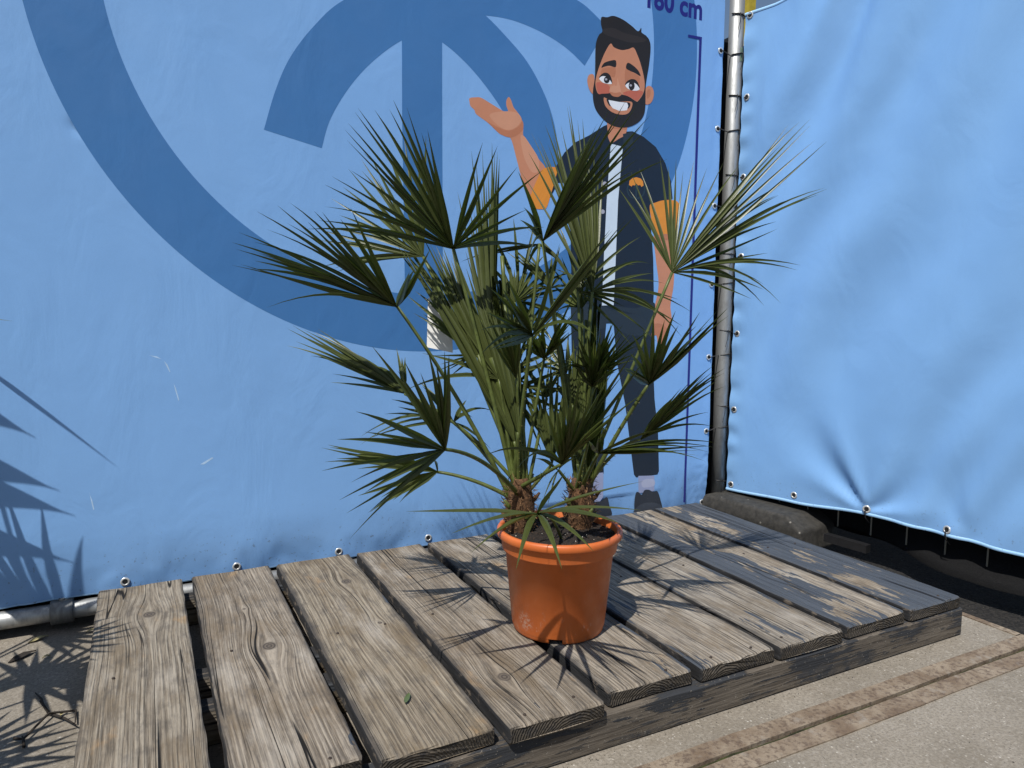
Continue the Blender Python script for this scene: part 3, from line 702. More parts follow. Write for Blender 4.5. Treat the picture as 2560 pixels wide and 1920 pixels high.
# white plant label hanging in the palm
lab_d = D0+.10
lc = [at_d(*p, lab_d) for p in ((1070, 745), (1128, 752), (1132, 882), (1067, 868))]
ln = (lc[1]-lc[0]).cross(lc[3]-lc[0]).normalized(); ln = ln if ln.dot(CAM-lc[0]) > 0 else -ln
labo = empty('plant_label', (lc[2]+lc[3])/2, 'white plastic plant label hanging among the palm leaves', 'label')
m = MB(); m.add(lc+[p-ln*.0012 for p in lc], [(0, 3, 2, 1), (4, 5, 6, 7), (0, 1, 5, 4), (1, 2, 6, 5), (2, 3, 7, 6), (3, 0, 4, 7)])
m.build('label_card', plain('label_white', (.72, .72, .70), .4, var=.04), labo, False, labo.location)
def text_mesh(body, offset=0, shear=0):
    c = bpy.data.curves.new('lettering', 'FONT'); c.body = body; c.size = 1; c.offset = offset; c.resolution_u = 6
    o = bpy.data.objects.new('lettering', c); COL.objects.link(o)
    dg = bpy.context.evaluated_depsgraph_get(); me = bpy.data.meshes.new_from_object(o.evaluated_get(dg))
    bpy.data.objects.remove(o); return me
ex = (lc[1]-lc[0]).normalized(); ey = (lc[0]-lc[3]).normalized()
tm = text_mesh('CH')
for v in tm.vertices: v.co = (lc[0] + ex*(.008+v.co.x*.016) + ey*(-.022+v.co.y*.016) + ln*.0006) - labo.location
obj('lettering', tm, plain('label_ink', (.12, .12, .12), .6), labo)

# ------------------------------------------------------------------ the printed banner (left) and everything printed on it
WY = (1.3796+.05)*S
BX0, BX1, BZ0, BZ1 = -1.6, 2.357, .085, 2.45
ban = empty('printed_banner', (BX1, WY, BZ0), 'sky blue banner printed with a big palm emblem and a bearded man', 'banner')
EY = []                                                   # eyelets along the bottom and up the right edge
for px, py in ((313, 1455), (592, 1417), (847, 1379), (1071, 1345), (1608, 1272)):
    P = at_y(px, py, WY); EY.append((P.x, P.z, 'b'))
for px, py in ((1802, 127), (1795, 322), (1787, 515), (1779, 711), (1772, 893), (1766, 1078), (1760, 1257)):
    P = at_y(px, py, WY); EY.append((P.x, P.z, 'r'))
def depress(x, z):
    """how far the sheet lies behind its taut plane (always >= 0, so the print stays in front)"""
    d = 0
    hb = max(0, 1-(z-BZ0)/.16)
    if hb > 0 and not (1.55 < x < 2.12 and z > .17):
        near = min(abs(x-e[0]) for e in EY if e[2] == 'b')
        d += hb**1.5*(.010*(.5-.5*math.cos(min(near, .16)/.16*math.pi)) + .010*abs(noise.noise((x*9, z*5, 0))) + .007*abs(noise.noise((x*22, z*12, 3))))
    hr = max(0, 1-(BX1-x)/.10)
    if hr > 0: d += hr**1.2*(.007*abs(noise.noise((x*6, z*16, 7))) + .004*abs(noise.noise((x*20, z*40, 2))))
    P0 = DENT; r = math.hypot(x-P0.x, z-P0.z)
    d += .010*math.exp(-(r/.018)**2)
    return d
DENT = at_y(205, 315, WY)
def grid_sheet(xs, zs, fn):
    vs = [fn(x, z) for z in zs for x in xs]; n = len(xs); fs = []
    for j in range(len(zs)-1):
        for i in range(n-1): a = j*n+i; fs.append((a, a+1, a+n+1, a+n))
    return vs, fs
def steps(a, b, segs):
    out = []; cur = a
    for end, st in segs:
        k = max(1, round((end-cur)/st)); out += [cur+(end-cur)*i/k for i in range(k)]; cur = end
    return out+[b]
xs = steps(BX0, BX1, [(-.1, .1), (2.25, .016), (BX1, .007)]); zs = steps(BZ0, BZ1, [(.30, .008), (1.2, .03), (1.4, .012), (BZ1, .05)])
vs, fs = grid_sheet(xs, zs, lambda x, z: (x, WY+depress(x, z), z+.004*noise.noise((x*5, 0, 0))*(z < BZ0+.001)))
obj('sheet', mesh('sheet', vs, fs, True, ban.location), M_vin, ban)
# welded hem along the bottom
hm = MB(); vs, fs = grid_sheet(xs, [BZ0-.003, BZ0, BZ0+.002], lambda x, z: (x, WY+depress(x, BZ0)-.0015*(z > BZ0-.001), z+.004*noise.noise((x*5, 0, 0))))
hm.add(vs, fs); hm.build('hem', vinyl('vinyl_hem', (.30, .52, .80), .3), ban, True, ban.location)
LAY = [0]
def smooth_outline(pts, closed=True, n=6):
    out = []; k = len(pts)
    for i in range(k):
        p0, p1, p2, p3 = (pts[(i+j-1) % k] for j in range(4))
        for s in range(n):
            t = s/n
            out.append(tuple(.5*((2*p1[c])+(-p0[c]+p2[c])*t+(2*p0[c]-5*p1[c]+4*p2[c]-p3[c])*t*t+(-p0[c]+3*p1[c]-3*p2[c]+p3[c])*t**3) for c in (0, 1)))
    return out
def on_wall(pts, fn): return [(lambda P: (P.x, P.z))(at_y(*fn(*p), WY)) for p in pts]
def printed(name, xz, mat, parent, lay=None):
    """a flat area of print: outline in wall coordinates (x, z)"""
    LAY[0] += 1; off = .0002+.00002*(LAY[0] if lay is None else lay)
    bm = bmesh.new(); vsb = [bm.verts.new((x, WY-off, z)) for x, z in xz]
    es = [bm.edges.new((vsb[i], vsb[(i+1) % len(vsb)])) for i in range(len(vsb))]
    bmesh.ops.triangle_fill(bm, use_beauty=True, use_dissolve=False, edges=es)
    bmesh.ops.recalc_face_normals(bm, faces=bm.faces)
    for f in bm.faces:
        if f.normal.y > 0: f.normal_flip()
    off_ = Vector(ban.location)
    for v in bm.verts: v.co -= off_
    me = bpy.data.meshes.new(name); bm.to_mesh(me); bm.free()
    return obj(name, me, mat, parent)
def quadstrip(name, outer, inner, mat, parent, lay):
    off = .0002+.00002*lay; vs = [(x, WY-off, z) for x, z in outer]+[(x, WY-off, z) for x, z in inner]; n = len(outer)
    return obj(name, mesh(name, vs, [(i, i+1, n+i+1, n+i) for i in range(n-1)], False, ban.location), mat, parent)
# ring of the emblem: two circles fitted on the wall, clipped at the banner edges
logo = obj('printed_emblem', mesh('printed_emblem', [], []), M_ring, ban)
RC, RO, RCI, RI = (1.139, 1.714+DZ), 1.086, (1.128, 1.704+DZ), .893
a0, a1 = math.radians(152), math.radians(388)
ang = [a0+(a1-a0)*i/160 for i in range(161)]
quadstrip('emblem_ring', [(RC[0]+RO*math.cos(a), RC[1]+RO*math.sin(a)) for a in ang], [(RCI[0]+RI*math.cos(a), RCI[1]+RI*math.sin(a)) for a in ang], M_ring, logo, 0)
z1 = lambda x, y: (x*.5787, y*.5787)
gz = lambda x, y: (1100+.3436*x, .3436*y)
ez = lambda x, y: (1300+.4823*x, 500+.4823*y)
def spl(pts, n=8):
    """open spline through points"""
    P = [pts[0]]+list(pts)+[pts[-1]]; out = []
    for i in range(1, len(P)-2):
        p0, p1, p2, p3 = P[i-1:i+3]
        for s in range(n):
            t = s/n; out.append(tuple(.5*((2*p1[c])+(-p0[c]+p2[c])*t+(2*p0[c]-5*p1[c]+4*p2[c]-p3[c])*t*t+(-p0[c]+3*p1[c]-3*p2[c]+p3[c])*t**3) for c in (0, 1)))
    return out+[pts[-1]]
W1 = lambda pts: on_wall(pts, z1)
WG = lambda pts: on_wall(pts, gz)
WE = lambda pts: on_wall(pts, ez)
WD = lambda pts: on_wall(pts, zoomD)
# stem of the palm emblem
printed('emblem_stem', W1([(1735, -180), (1910, -180), (1910, 400), (1914, 1420), (1752, 1420), (1737, 500)]), M_ring, logo, 1)
# left frond: arc with a straight cut end
fl = spl([(1910, -160), (1720, -100), (1485, 0), (1360, 108), (1255, 245), (1190, 390), (1140, 560)]) + spl([(1390, 640), (1425, 520), (1500, 390), (1600, 275), (1735, 175), (1910, 110)])
printed('emblem_frond', W1(fl), M_ring, logo, 2)
# right lower frond sweeping down behind the arm
fr_ = spl([(-140, -60), (120, -60), (330, 112), (480, 265), (620, 430), (720, 600), (800, 790), (850, 1000), (862, 1235)]) + spl([(700, 1235), (620, 1090), (520, 930), (420, 750), (280, 560), (150, 420), (15, 308), (-140, 230)])
printed('emblem_frond', WG(fr_), M_ring, logo, 3)
# right upper frond
fu = spl([(60, -220), (500, -200), (800, -110), (1020, 15), (1120, 100), (1215, 200)]) + spl([(1052, 478), (960, 385), (850, 300), (700, 215), (520, 145), (330, 112), (60, 100)])
printed('emblem_frond', WG(fu), M_ring, logo, 4)
LAY[0] = 6
man = obj('printed_figure', mesh('printed_figure', [], []), PR['skin'], ban)
def pm(name, pts, col, fn=WG, sm=True): return printed(name, smooth_outline(fn(pts)) if sm else fn(pts), PR[col], man)
pm('raised_arm', [(215,715),(260,708),(300,712),(380,760),(460,808),(495,812),(483,770),(483,730),(500,706),(517,730),(535,780),(560,812),(592,860),(605,930),(607,990),(650,1060),(720,1160),(765,1228),(720,1320),(655,1450),(600,1320),(560,1170),(510,1000),(440,978),(350,895),(265,832),(250,800),(222,772),(215,745)], 'skin')
pm('palm_light', [(360,835),(470,810),(560,822),(590,870),(560,920),(500,945),(430,920)], 'skin_light')
pm('forearm_light', [(585,1000),(610,990),(660,1060),(710,1140),(722,1200),(710,1248),(685,1258),(655,1235),(610,1140)], 'skin_light')
pm('hand_shade', [(350,890),(420,925),(500,950),(570,920),(600,880),(604,940),(560,985),(510,1000),(440,975)], 'skin_shade')
pm('hanging_arm', [(700,170),(805,170),(800,350),(795,450),(780,545),(785,620),(762,680),(742,740),(716,785),(708,705),(685,712),(660,716),(652,690),(680,600),(705,520),(718,430),(702,290)], 'skin', WE)
pm('hand_shade', [(652,690),(665,655),(720,640),(762,670),(745,735),(716,785),(708,705),(685,712),(660,716)], 'skin_shade', WE)
pm('trouser_leg', [(262,525),(450,540),(447,640),(436,760),(440,1000),(430,1200),(434,1418),(340,1430),(300,1250),(270,900)], 'trouser', WE, False)
pm('trouser_leg', [(440,540),(690,570),(680,700),(690,850),(697,1030),(715,1200),(720,1405),(712,1423),(602,1438),(590,1422),(545,1060),(500,830),(485,640),(447,640)], 'trouser', WE, False)
pm('trouser_top', [(262,525),(300,535),(440,548),(560,592),(640,590),(692,572),(684,690),(640,705),(560,700),(486,660),(485,640),(447,640),(445,660),(360,690),(265,660)], 'navy_light', WE, False)
pm('sock', [(613,1430),(696,1428),(696,1508),(614,1520)], 'sock', WE, False)
pm('sock_cuff', [(630,1462),(655,1446),(694,1450),(694,1480),(640,1490)], 'sock_light', WE)
pm('sock', [(352,1420),(432,1412),(430,1540),(410,1568),(370,1560)], 'sock', WE, False)
pm('shoe', [(593,1612),(592,1570),(600,1520),(614,1514),(630,1528),(645,1504),(668,1502),(688,1512),(712,1510),(728,1555),(738,1600),(735,1640),(595,1640)], 'shoe', WE)
pm('shoe_cap', [(598,1600),(640,1572),(700,1570),(733,1588),(736,1615),(600,1622)], 'shoe_light', WE)
pm('shoe', [(330,1640),(345,1580),(380,1565),(420,1560),(450,1540),(462,1580),(468,1640)], 'shoe', WE)
pm('jacket', [(1190,918),(1222,905),(1330,960),(1400,955),(1480,995),(1570,1070),(1640,1190),(1680,1320),(1692,1445),(1660,1470),(1560,1500),(1526,1535)] , 'navy', lambda p: WG(p) + WE([(690,300),(693,480),(688,578),(600,592),(480,570),(430,548),(268,530),(262,190)]) + WG([(1000,1330),(860,1330),(800,1440),(760,1400),(790,1300),(850,1200),(905,1110),(985,1035),(1085,985)]), False)
pm('jacket_shade', [(470,548),(600,560),(690,530),(690,576),(600,592)], 'navy_light', WE)
pm('neck', [(1215,895),(1365,915),(1350,985),(1300,1010),(1242,1048),(1222,1000)], 'skin', WG, False)
pm('neck_shade', [(1215,895),(1365,915),(1355,945),(1280,940),(1225,925)], 'skin_shade', WG, False)
pm('shirt_stripe', [(1242,1046),(1330,1068)], 'shirt', lambda p: WG(p)+WE([(508,0),(496,300),(485,545),(424,547),(436,260),(449,0)]), False)
pm('collar', [(1330,975),(1400,958),(1405,1050),(1360,1080),(1335,1060)], 'navy_light', WG, False)
pm('sleeve_cuff', [(752,1228),(850,1222),(838,1300),(810,1400),(775,1510),(735,1522),(695,1516),(655,1470),(660,1420),(700,1320)], 'orange')
pm('sleeve_cuff', [(672,30),(700,14),(740,2),(785,0),(815,8),(824,30),(822,90),(815,135),(806,182),(750,176),(700,188),(682,110)], 'orange', WE)
pm('arm_shade', [(700,188),(750,176),(806,182),(803,215),(750,205),(702,214)], 'skin_shade', WE)
circ = lambda cx, cy, rx, ry, n=14: [(cx+rx*math.cos(2*math.pi*i/n), cy+ry*math.sin(2*math.pi*i/n)) for i in range(n)]
for c in ((1198,1338,16,17), (1183,1540,15,16)): pm('button', circ(*c), 'grey')
em = WG(circ(1425, 1380, 68, 70, 48)); ei = WG(circ(1425, 1380, 58, 60, 48)); LAY[0] += 1
quadstrip('badge_ring', em+em[:1], ei+ei[:1], PR['emblem'], man, LAY[0])
pm('badge_sun', [(1374,1345),(1378,1315),(1400,1296),(1428,1290),(1458,1298),(1476,1320),(1480,1350),(1464,1360),(1456,1346),(1440,1350),(1428,1336),(1414,1350),(1402,1346),(1392,1358)], 'orange', WG, False)
pm('badge_palm', [(1420,1440),(1420,1360),(1400,1380),(1414,1352),(1428,1338),(1440,1352),(1456,1380),(1434,1362),(1432,1440)], 'emblem', WG, False)
for e in ([(1120,552),(1095,540),(1077,555),(1071,595),(1085,650),(1112,684),(1122,640)], [(1497,640),(1520,625),(1545,640),(1555,680),(1545,730),(1520,758),(1490,752),(1490,680)]): pm('ear', e, 'skin')
pm('ear_shade', [(1508,660),(1528,650),(1530,690),(1512,720),(1502,700)], 'skin_shade')
pm('hair_and_beard', [(1175,125),(1215,126),(1262,116),(1330,143),(1395,190),(1440,228),(1463,203),(1466,236),(1500,262),(1525,300),(1531,360),(1520,470),(1505,560),(1495,640),(1492,790),(1470,860),(1420,905),(1350,928),(1270,920),(1200,880),(1140,810),(1115,740),(1112,660),(1125,570),(1128,480),(1130,350),(1140,290),(1158,252),(1180,228),(1170,172)], 'hair')
pm('hair_light', [(1185,215),(1260,205),(1340,240),(1420,260),(1495,285),(1480,305),(1380,310),(1280,280),(1200,250)], 'hair_light')
pm('face', [(1240,318),(1265,345),(1320,365),(1370,358),(1408,348),(1435,400),(1460,470),(1482,560),(1488,630),(1475,685),(1440,735),(1425,737),(1375,705),(1330,690),(1240,678),(1180,682),(1148,680),(1130,620),(1138,550),(1165,465),(1200,380)], 'skin')
pm('cheek', [(1136,605),(1180,602),(1225,620),(1240,660),(1232,678),(1180,682),(1150,680)], 'blush')
pm('cheek', [(1335,672),(1390,660),(1450,660),(1476,672),(1450,718),(1428,735),(1385,708),(1340,690)], 'blush')
pm('brow_shade', [(1180,500),(1230,490),(1275,495),(1270,560),(1240,555),(1200,530),(1170,545)], 'skin_shade')
pm('brow_shade', [(1350,500),(1400,530),(1450,560),(1445,610),(1415,580),(1375,578),(1345,600)], 'skin_shade')
pm('nose', [(1290,568),(1302,610),(1314,655),(1318,690),(1290,705),(1250,694),(1233,668),(1236,640),(1260,622),(1284,622)], 'skin_light')
pm('nose_shade', [(1236,668),(1270,676),(1312,672),(1316,692),(1290,706),(1250,696)], 'skin_shade')
pm('eye_lid', [(1158,572),(1170,545),(1195,530),(1222,535),(1242,560),(1251,608),(1215,600)], 'hair')
pm('eye_white', [(1158,572),(1180,555),(1210,560),(1236,585),(1248,610),(1215,610),(1182,600)], 'white')
pm('iris', circ(1212, 582, 21, 25), 'hair'); pm('glint', circ(1207, 578, 9, 8), 'grey')
pm('eye_lid', [(1347,620),(1360,592),(1388,577),(1418,580),(1440,604),(1450,645),(1400,625)], 'hair')
pm('eye_white', [(1348,622),(1375,602),(1415,605),(1442,630),(1450,650),(1430,660),(1395,658),(1365,645)], 'white')
pm('iris', circ(1393, 625, 22, 33), 'hair'); pm('glint', circ(1386, 622, 9, 8), 'grey')
pm('eyebrow', [(1173,492),(1192,460),(1235,443),(1277,441),(1276,488),(1232,478),(1195,485)], 'hair')
pm('eyebrow', [(1364,458),(1400,475),(1440,513),(1457,553),(1420,533),(1382,516),(1352,495)], 'hair')
pm('mouth', [(1190,712),(1215,718),(1300,738),(1392,742),(1390,792),(1362,828),(1310,834),(1250,816),(1202,772)], 'skin')
pm('mouth_dark', [(1210,722),(1240,724),(1300,738),(1380,750),(1370,790),(1340,770),(1280,765),(1232,770)], 'hair')
pm('teeth', [(1224,728),(1300,742),(1360,748),(1368,770),(1358,803),(1305,808),(1255,788),(1235,760)], 'white', WG, False)
# the 180 cm height mark
mark = obj('height_mark', mesh('height_mark', [], []), PR['ink'], ban)
bt = at_y(1739, 95, WY); bb = at_y(1710, 1255, WY)
tl = WG([(1805, 252), (1905, 271), (1902, 291), (1803, 270)]); printed('mark_bar', tl, PR['ink'], mark)
xr = WG([(1903, 285), (1885, 285)]); x_r, x_l = xr[0][0], xr[1][0]
printed('mark_line', [(x_l, xr[0][1]), (x_r, xr[0][1]), (x_r-.003, BZ0+.02), (x_l-.001, BZ0+.02)], PR['ink'], mark)
tm = text_mesh('180 cm', .03)
bl_, br_ = WG([(1482, 42)])[0], WG([(1905, 143)])[0]
wtxt = max(v.co.x for v in tm.vertices)
for v in tm.vertices:
    u = v.co.x/wtxt; hgt = (br_[0]-bl_[0])/wtxt*1.12
    v.co = Vector((bl_[0]+(br_[0]-bl_[0])*u, WY-.0006, bl_[1]+(br_[1]-bl_[1])*u+v.co.y*hgt)) - Vector(ban.location)
obj('lettering', tm, PR['ink'], mark)
# white scuffs in the vinyl
M_scuff = plain('vinyl_scuff', (.40, .58, .80), .6)
for pts in ([(223,1228),(226,1240),(231,1252),(236,1274),(233,1274),(228,1255)], [(500,1161),(530,1143),(534,1145),(510,1161)], [(372,888),(392,891),(404,898),(390,894)], [(410,902),(419,912),(426,930),(424,930),(415,913)], [(434,958),(440,972),(448,1000),(446,1002),(438,976)]):
    printed('scuff', [(P.x, P.z) for P in (at_y(*p, WY) for p in pts)], M_scuff, ban, 2)

# eyelets (shared meshes): steel ring + dark hole
em_ = MB()
prof = [(.0068, .0), (.0072, .0011), (.0095, .0014), (.0118, .0008), (.0124, .0)]
em_.lathe(prof, 24); EYM = mesh('eyelet', em_.v, em_.f, True)
hm_ = MB(); hm_.lathe([(.0001, .0003), (.0070, .0003)], 16); HOM = mesh('eyelet_hole', hm_.v, hm_.f)
def eyelet(parent, P, n, sc=1.0):
    q = n.to_track_quat('Z', 'Y')
    a = obj('eyelet', EYM, M_eye, parent); a.rotation_mode = 'QUATERNION'; a.rotation_quaternion = q; a.location = P-Vector(parent.location); a.scale = (sc,)*3
    h = obj('eyelet_hole', HOM, M_hole, a)
    return P
nL = Vector((0, -1, 0))
EYL = [eyelet(ban, Vector((x, WY+depress(x, z)-.0016, z)), nL) for x, z, k in EY]

# ------------------------------------------------------------------ corner pole
pp = at_y(1796, 1180, WY+.03); PX_, PY_ = pp.x+.003, WY+.035; PR_ = .029
ptop = at_y(1838, 0, WY+.035)
pole = empty('corner_pole', (PX_, PY_, 0), 'upright galvanised steel pole between the two blue banners', 'pole')
m = MB(); m.tube([(0, 0, 0), (.0, 0, .6), (.004, 0, 1.3), (.006, 0, 2.7)], PR_, 32); m.build('tube', M_galv, pole, True)
m = MB(); st0 = [math.radians(a) for a in range(-95, -20, 6)]
zt, zb = at_y(1842, 120, WY+.02).z, at_y(1842, 155, WY+.02).z
m.add([(.0045+math.cos(a)*(PR_+.0008), math.sin(a)*(PR_+.0008), z) for z in (zb, zt) for a in st0], [(i, i+1, len(st0)+i+1, len(st0)+i) for i in range(len(st0)-1)])
m.build('sticker', plain('sticker_green', (.20, .27, .18), .4, var=.3, scale=50), pole, True)
m = MB(); m.lathe([(PR_+.001, 0), (PR_+.011, .002), (PR_+.012, .05), (PR_+.001, .056)], 32); m.build('foot_collar', M_black, pole, True)

# ------------------------------------------------------------------ plain banner (right)
RB = Vector((2.462, WY, 0)); rd = Vector((.1302, -.9915, 0)); rn = Vector((-.9915, -.1302, 0))
def rw(px, py):
    d = ray(px, py); P = CAM + d*((RB-CAM).dot(rn)/d.dot(rn)); return (P-RB).dot(rd), P.z
RTOP = 1.925+DZ
def rbot(s):
    pts = [(0, .138), (.312, .152), (.608, .176), (.864, .172), (1.087, .166), (2.4, .15)]
    for (a, b), (c, d) in zip(pts, pts[1:]):
        if s <= c: t = max(0, (s-a)/(c-a)); t = t*t*(3-2*t); return b+(d-b)*t
    return .15
gx, gz_ = .608, .186                                      # the eyelet that pulls the sheet
def crease(s, z, ox, oz, ang_, L_, A, w0, spread):
    ux, uz = math.cos(ang_), math.sin(ang_); a = (s-ox)*ux+(z-oz)*uz; p = -(s-ox)*uz+(z-oz)*ux
    if a < -.02: return 0
    a = max(a, 0); w_ = w0+spread*a
    return A*min(1, .35+a/.06)*math.exp(-(p/w_)**2)*math.exp(-(a/L_)**2)
def rdisp(s, z):
    t = (z-.15)/(RTOP-.15); ed = min(1, s/.12); d = .02*math.sin(min(1, s/1.9)*math.pi)*math.sin(max(0, min(1, t))*math.pi)*ed
    q = (1.1*s-.55*(z-.15))/1.23; wob = noise.noise((s*1.3, z*1.1, 4))*.14
    d += ed*(.027*math.sin((q+wob)*2*math.pi/.34) * (.35+.65*abs(noise.noise((s*1.1+2, z*.9, 1)))) * min(1, max(0, (z-.25)/.5)))
    d += ed*.010*math.sin((q*1.9+wob*2+.1)*2*math.pi/.31)*max(0, noise.noise((s*1.7, z*1.3, 9)))
    d += crease(s, z, .55, RTOP+.05, math.radians(-112), 1.0, -.012, .02, .10) + crease(s, z, .42, RTOP+.03, math.radians(-118), .8, .010, .02, .09)
    d += crease(s, z, gx, gz_, math.radians(137), .36, -.015, .016, .17) + crease(s, z, gx, gz_, math.radians(116), .33, .014, .010, .15)
    d += crease(s, z, gx, gz_, math.radians(40), .26, -.015, .014, .24) + crease(s, z, gx, gz_, math.radians(68), .3, .010, .012, .2)
    d += crease(s, z, gx, gz_, math.radians(160), .25, .008, .012, .14) + crease(s, z, gx, gz_, math.radians(12), .22, .006, .01, .1)
    d += crease(s, z, .93, .19, math.radians(120), .25, -.006, .02, .2)
    h = max(0, 1-s/.07)
    if h > 0: d += h*(.004*noise.noise((s*20, z*24, 3))+.003*math.sin(z*62+3*noise.noise((0, z*3, 0))))
    h = max(0, 1-(RTOP-z)/.08)
    if h > 0: d += h*.003*noise.noise((s*22, z*10, 5))
    d += .0012*noise.noise((s*9, z*9, 2))
    return d
def rpt(s, z): return RB + rd*s + rn*rdisp(s, z) + Vector((0, 0, z))
rban = empty('plain_banner', RB+Vector((0, 0, .138)), 'plain light blue banner with folds, tied beside the corner pole', 'banner')
ss = [2.3*(i/150) for i in range(151)]; NT = 150
vs = []; fs = []
for j in range(NT+1):
    t = j/NT; t = t**1.25
    for s in ss: z = rbot(s)+(RTOP-rbot(s))*t; vs.append(rpt(s, z))
n = len(ss)
for j in range(NT):
    for i in range(n-1): a = j*n+i; fs.append((a, a+n, a+n+1, a+1))
obj('sheet', mesh('sheet', vs, fs, True, rban.location), M_vin_plain, rban)
hm = MB(); rows_ = []
M_hem2 = vinyl('vinyl_hem_light', (.34, .58, .86), .3)
for top_ in (0, 1):
    vs = []; fs = []
    for i, s in enumerate(ss):
        zc = RTOP if top_ else rbot(s)
        for dz_, o_ in ((-.0045, .001), (-.001, .0028), (.0035, .0024), (.006, .0005)): vs.append(rpt(s, zc)+rn*o_+Vector((0, 0, dz_)))
        if i:
            for q in range(3): a = (i-1)*4+q; fs.append((a, a+4, a+5, a+1))
    m = MB(); m.add(vs, fs); m.build('hem', M_hem2, rban, True, rban.location)
REY = []
for px, py, k in ((1866, 41, 'l'), (1857, 246, 'l'), (1847, 445, 'l'), (1838, 642, 'l'), (1831, 834, 'l'), (1827, 1023, 'l'), (1823, 1210, 'l'), (1985, 1238, 'b'), (2168, 1277, 'b'), (2369, 1324, 'b')):
    s, z = rw(px, py); s = max(s, .022) if k == 'l' else s; z = max(z, rbot(s)+.018)
    nn = (rpt(s+.004, z)-rpt(s-.004, z)).cross(rpt(s, z+.004)-rpt(s, z-.004)).normalized(); nn = nn if nn.dot(rn) > 0 else -nn
    P = rpt(s, z)+rn*.0012; eyelet(rban, P, nn, 1.1); REY.append((P, k))

# ------------------------------------------------------------------ cable ties
def tie(P, label, group, toward, tail=None):
    m = MB(); C0 = Vector((PX_+.004, PY_, 0)); r = PR_+.0022; a_ = math.atan2(P.y-C0.y, P.x-C0.x)
    pts = [P+toward*.001]
    # straight run from the eyelet to the pole's camera side, then round it
    side = math.radians(-75); loop = []
    s0 = -math.pi/2 if P.x < C0.x else -math.pi/2
    for i in range(9):
        th = (math.radians(-170)+math.radians(160)*i/8) if P.x < C0.x else (math.radians(-10)-math.radians(160)*i/8)
        loop.append(Vector((C0.x+math.cos(th)*r, C0.y+math.sin(th)*r, P.z+.004+.010*i/8)))
    pts += [P+toward*.006] + loop
    m.tube(pts, .0022, 6)
    # tail end hanging down against the pole
    th = loop[5]; m.tube([th, th+Vector((.0, -.004, .004)), th+Vector((-.004, -.007, -.03)), th+Vector((-.013, -.006, -.065))], [.0015, .0015, .0012, .0008], 5)
    mid = loop[4]; m.box(mid-Vector((.003, .003, .0025)), mid+Vector((.003, .002, .0035)))
    o = m.build('cable_tie', M_black, None, True, (P.x, P.y, P.z)); o.location = P
    tag(o, label, 'cable tie', group); return o
ORD = ['topmost', 'second from top', 'third from top', 'fourth from top', 'third from bottom', 'second from bottom', 'lowest']
for w_, P in zip(ORD, [P for P, e in zip(EYL, EY) if e[2] == 'r']): tie(P, 'black cable tie, %s, lacing the printed banner to the corner pole' % w_, 'ties of the printed banner', nL)
for w_, P in zip(ORD, [P for P, k in REY if k == 'l']): tie(P, 'black cable tie, %s, lacing the plain blue banner to the corner pole' % w_, 'ties of the plain banner', rn)
HT = ['short black cable tie at the bottom eyelet where the plain banner creases', 'short black cable tie at the flat bottom eyelet of the plain banner']
for hl_, (P, k) in zip(HT, REY[8:]):
    m = MB(); m.tube([rn*.002, rn*.010+Vector((0, 0, -.006)), rn*.004+Vector((0, 0, -.03)), rn*-.004+rd*.012+Vector((0, 0, -.048))], [.0022, .0024, .002, .0012], 6)
    o = m.build('cable_tie', M_black, None, True); o.location = P
    tag(o, hl_, 'cable tie', 'ties along the bottom hem')

# ------------------------------------------------------------------ behind the banners: netting, rails, fence foot
def net_mat():
    n = N('black_netting', .8, .2); p = n.pos(); wv = n.noise(n.scale(p, (3, 3, 40)), 60, 2)
    n.col(n.mix(n.ramp(wv, .4, .65), (.003, .003, .0035), (.012, .012, .0125))); n.nrm(n.bump(wv, .003, .8)); return n.m
M_net = net_mat()
vs, fs = grid_sheet([BX0+4.26*i/60 for i in range(61)], [0.0, .05, .12, .6, 1.2, 1.97], lambda x, z: (x, WY+.11+.010*noise.noise((x*4, z*3, 1)), z))
o = obj('shade_net', mesh('shade_net', vs, fs, True, (0, WY+.11, 0)), M_net, None, (0, WY+.11, 0)); tag(o, 'black shade net hung behind the printed banner', 'net')
nv = []; nf = []; SN = [2.3*i/120 for i in range(121)]
rows_ = [(.0, 1.93), (.0, 1.0), (.0, .30), (.010, .16), (.030, .085), (.045, .055), (.030, .048), (.0, .075), (-.01, .12)]
for i, s in enumerate(SN):
    sag = .5-.5*math.cos(min(1, max(0, (s-.56)/.35))*math.pi)
    for o_, z in rows_:
        zz = z if z > .28 else z*(.75+.6*(1-sag)) + .018*noise.noise((s*5, z*6, 2))
        nv.append(RB + rd*s - rn*(.095-o_*1.6*sag*1.4-.006*noise.noise((s*7, z*9, 0))) + Vector((0, 0, zz)))
    if i:
        for q in range(len(rows_)-1): a = (i-1)*len(rows_)+q; b = i*len(rows_)+q; nf.append((a, b, b+1, a+1))
o = obj('shade_net', mesh('shade_net', nv, nf, True, RB), M_net, None, RB); tag(o, 'black shade net sagging out below the plain blue banner', 'net')
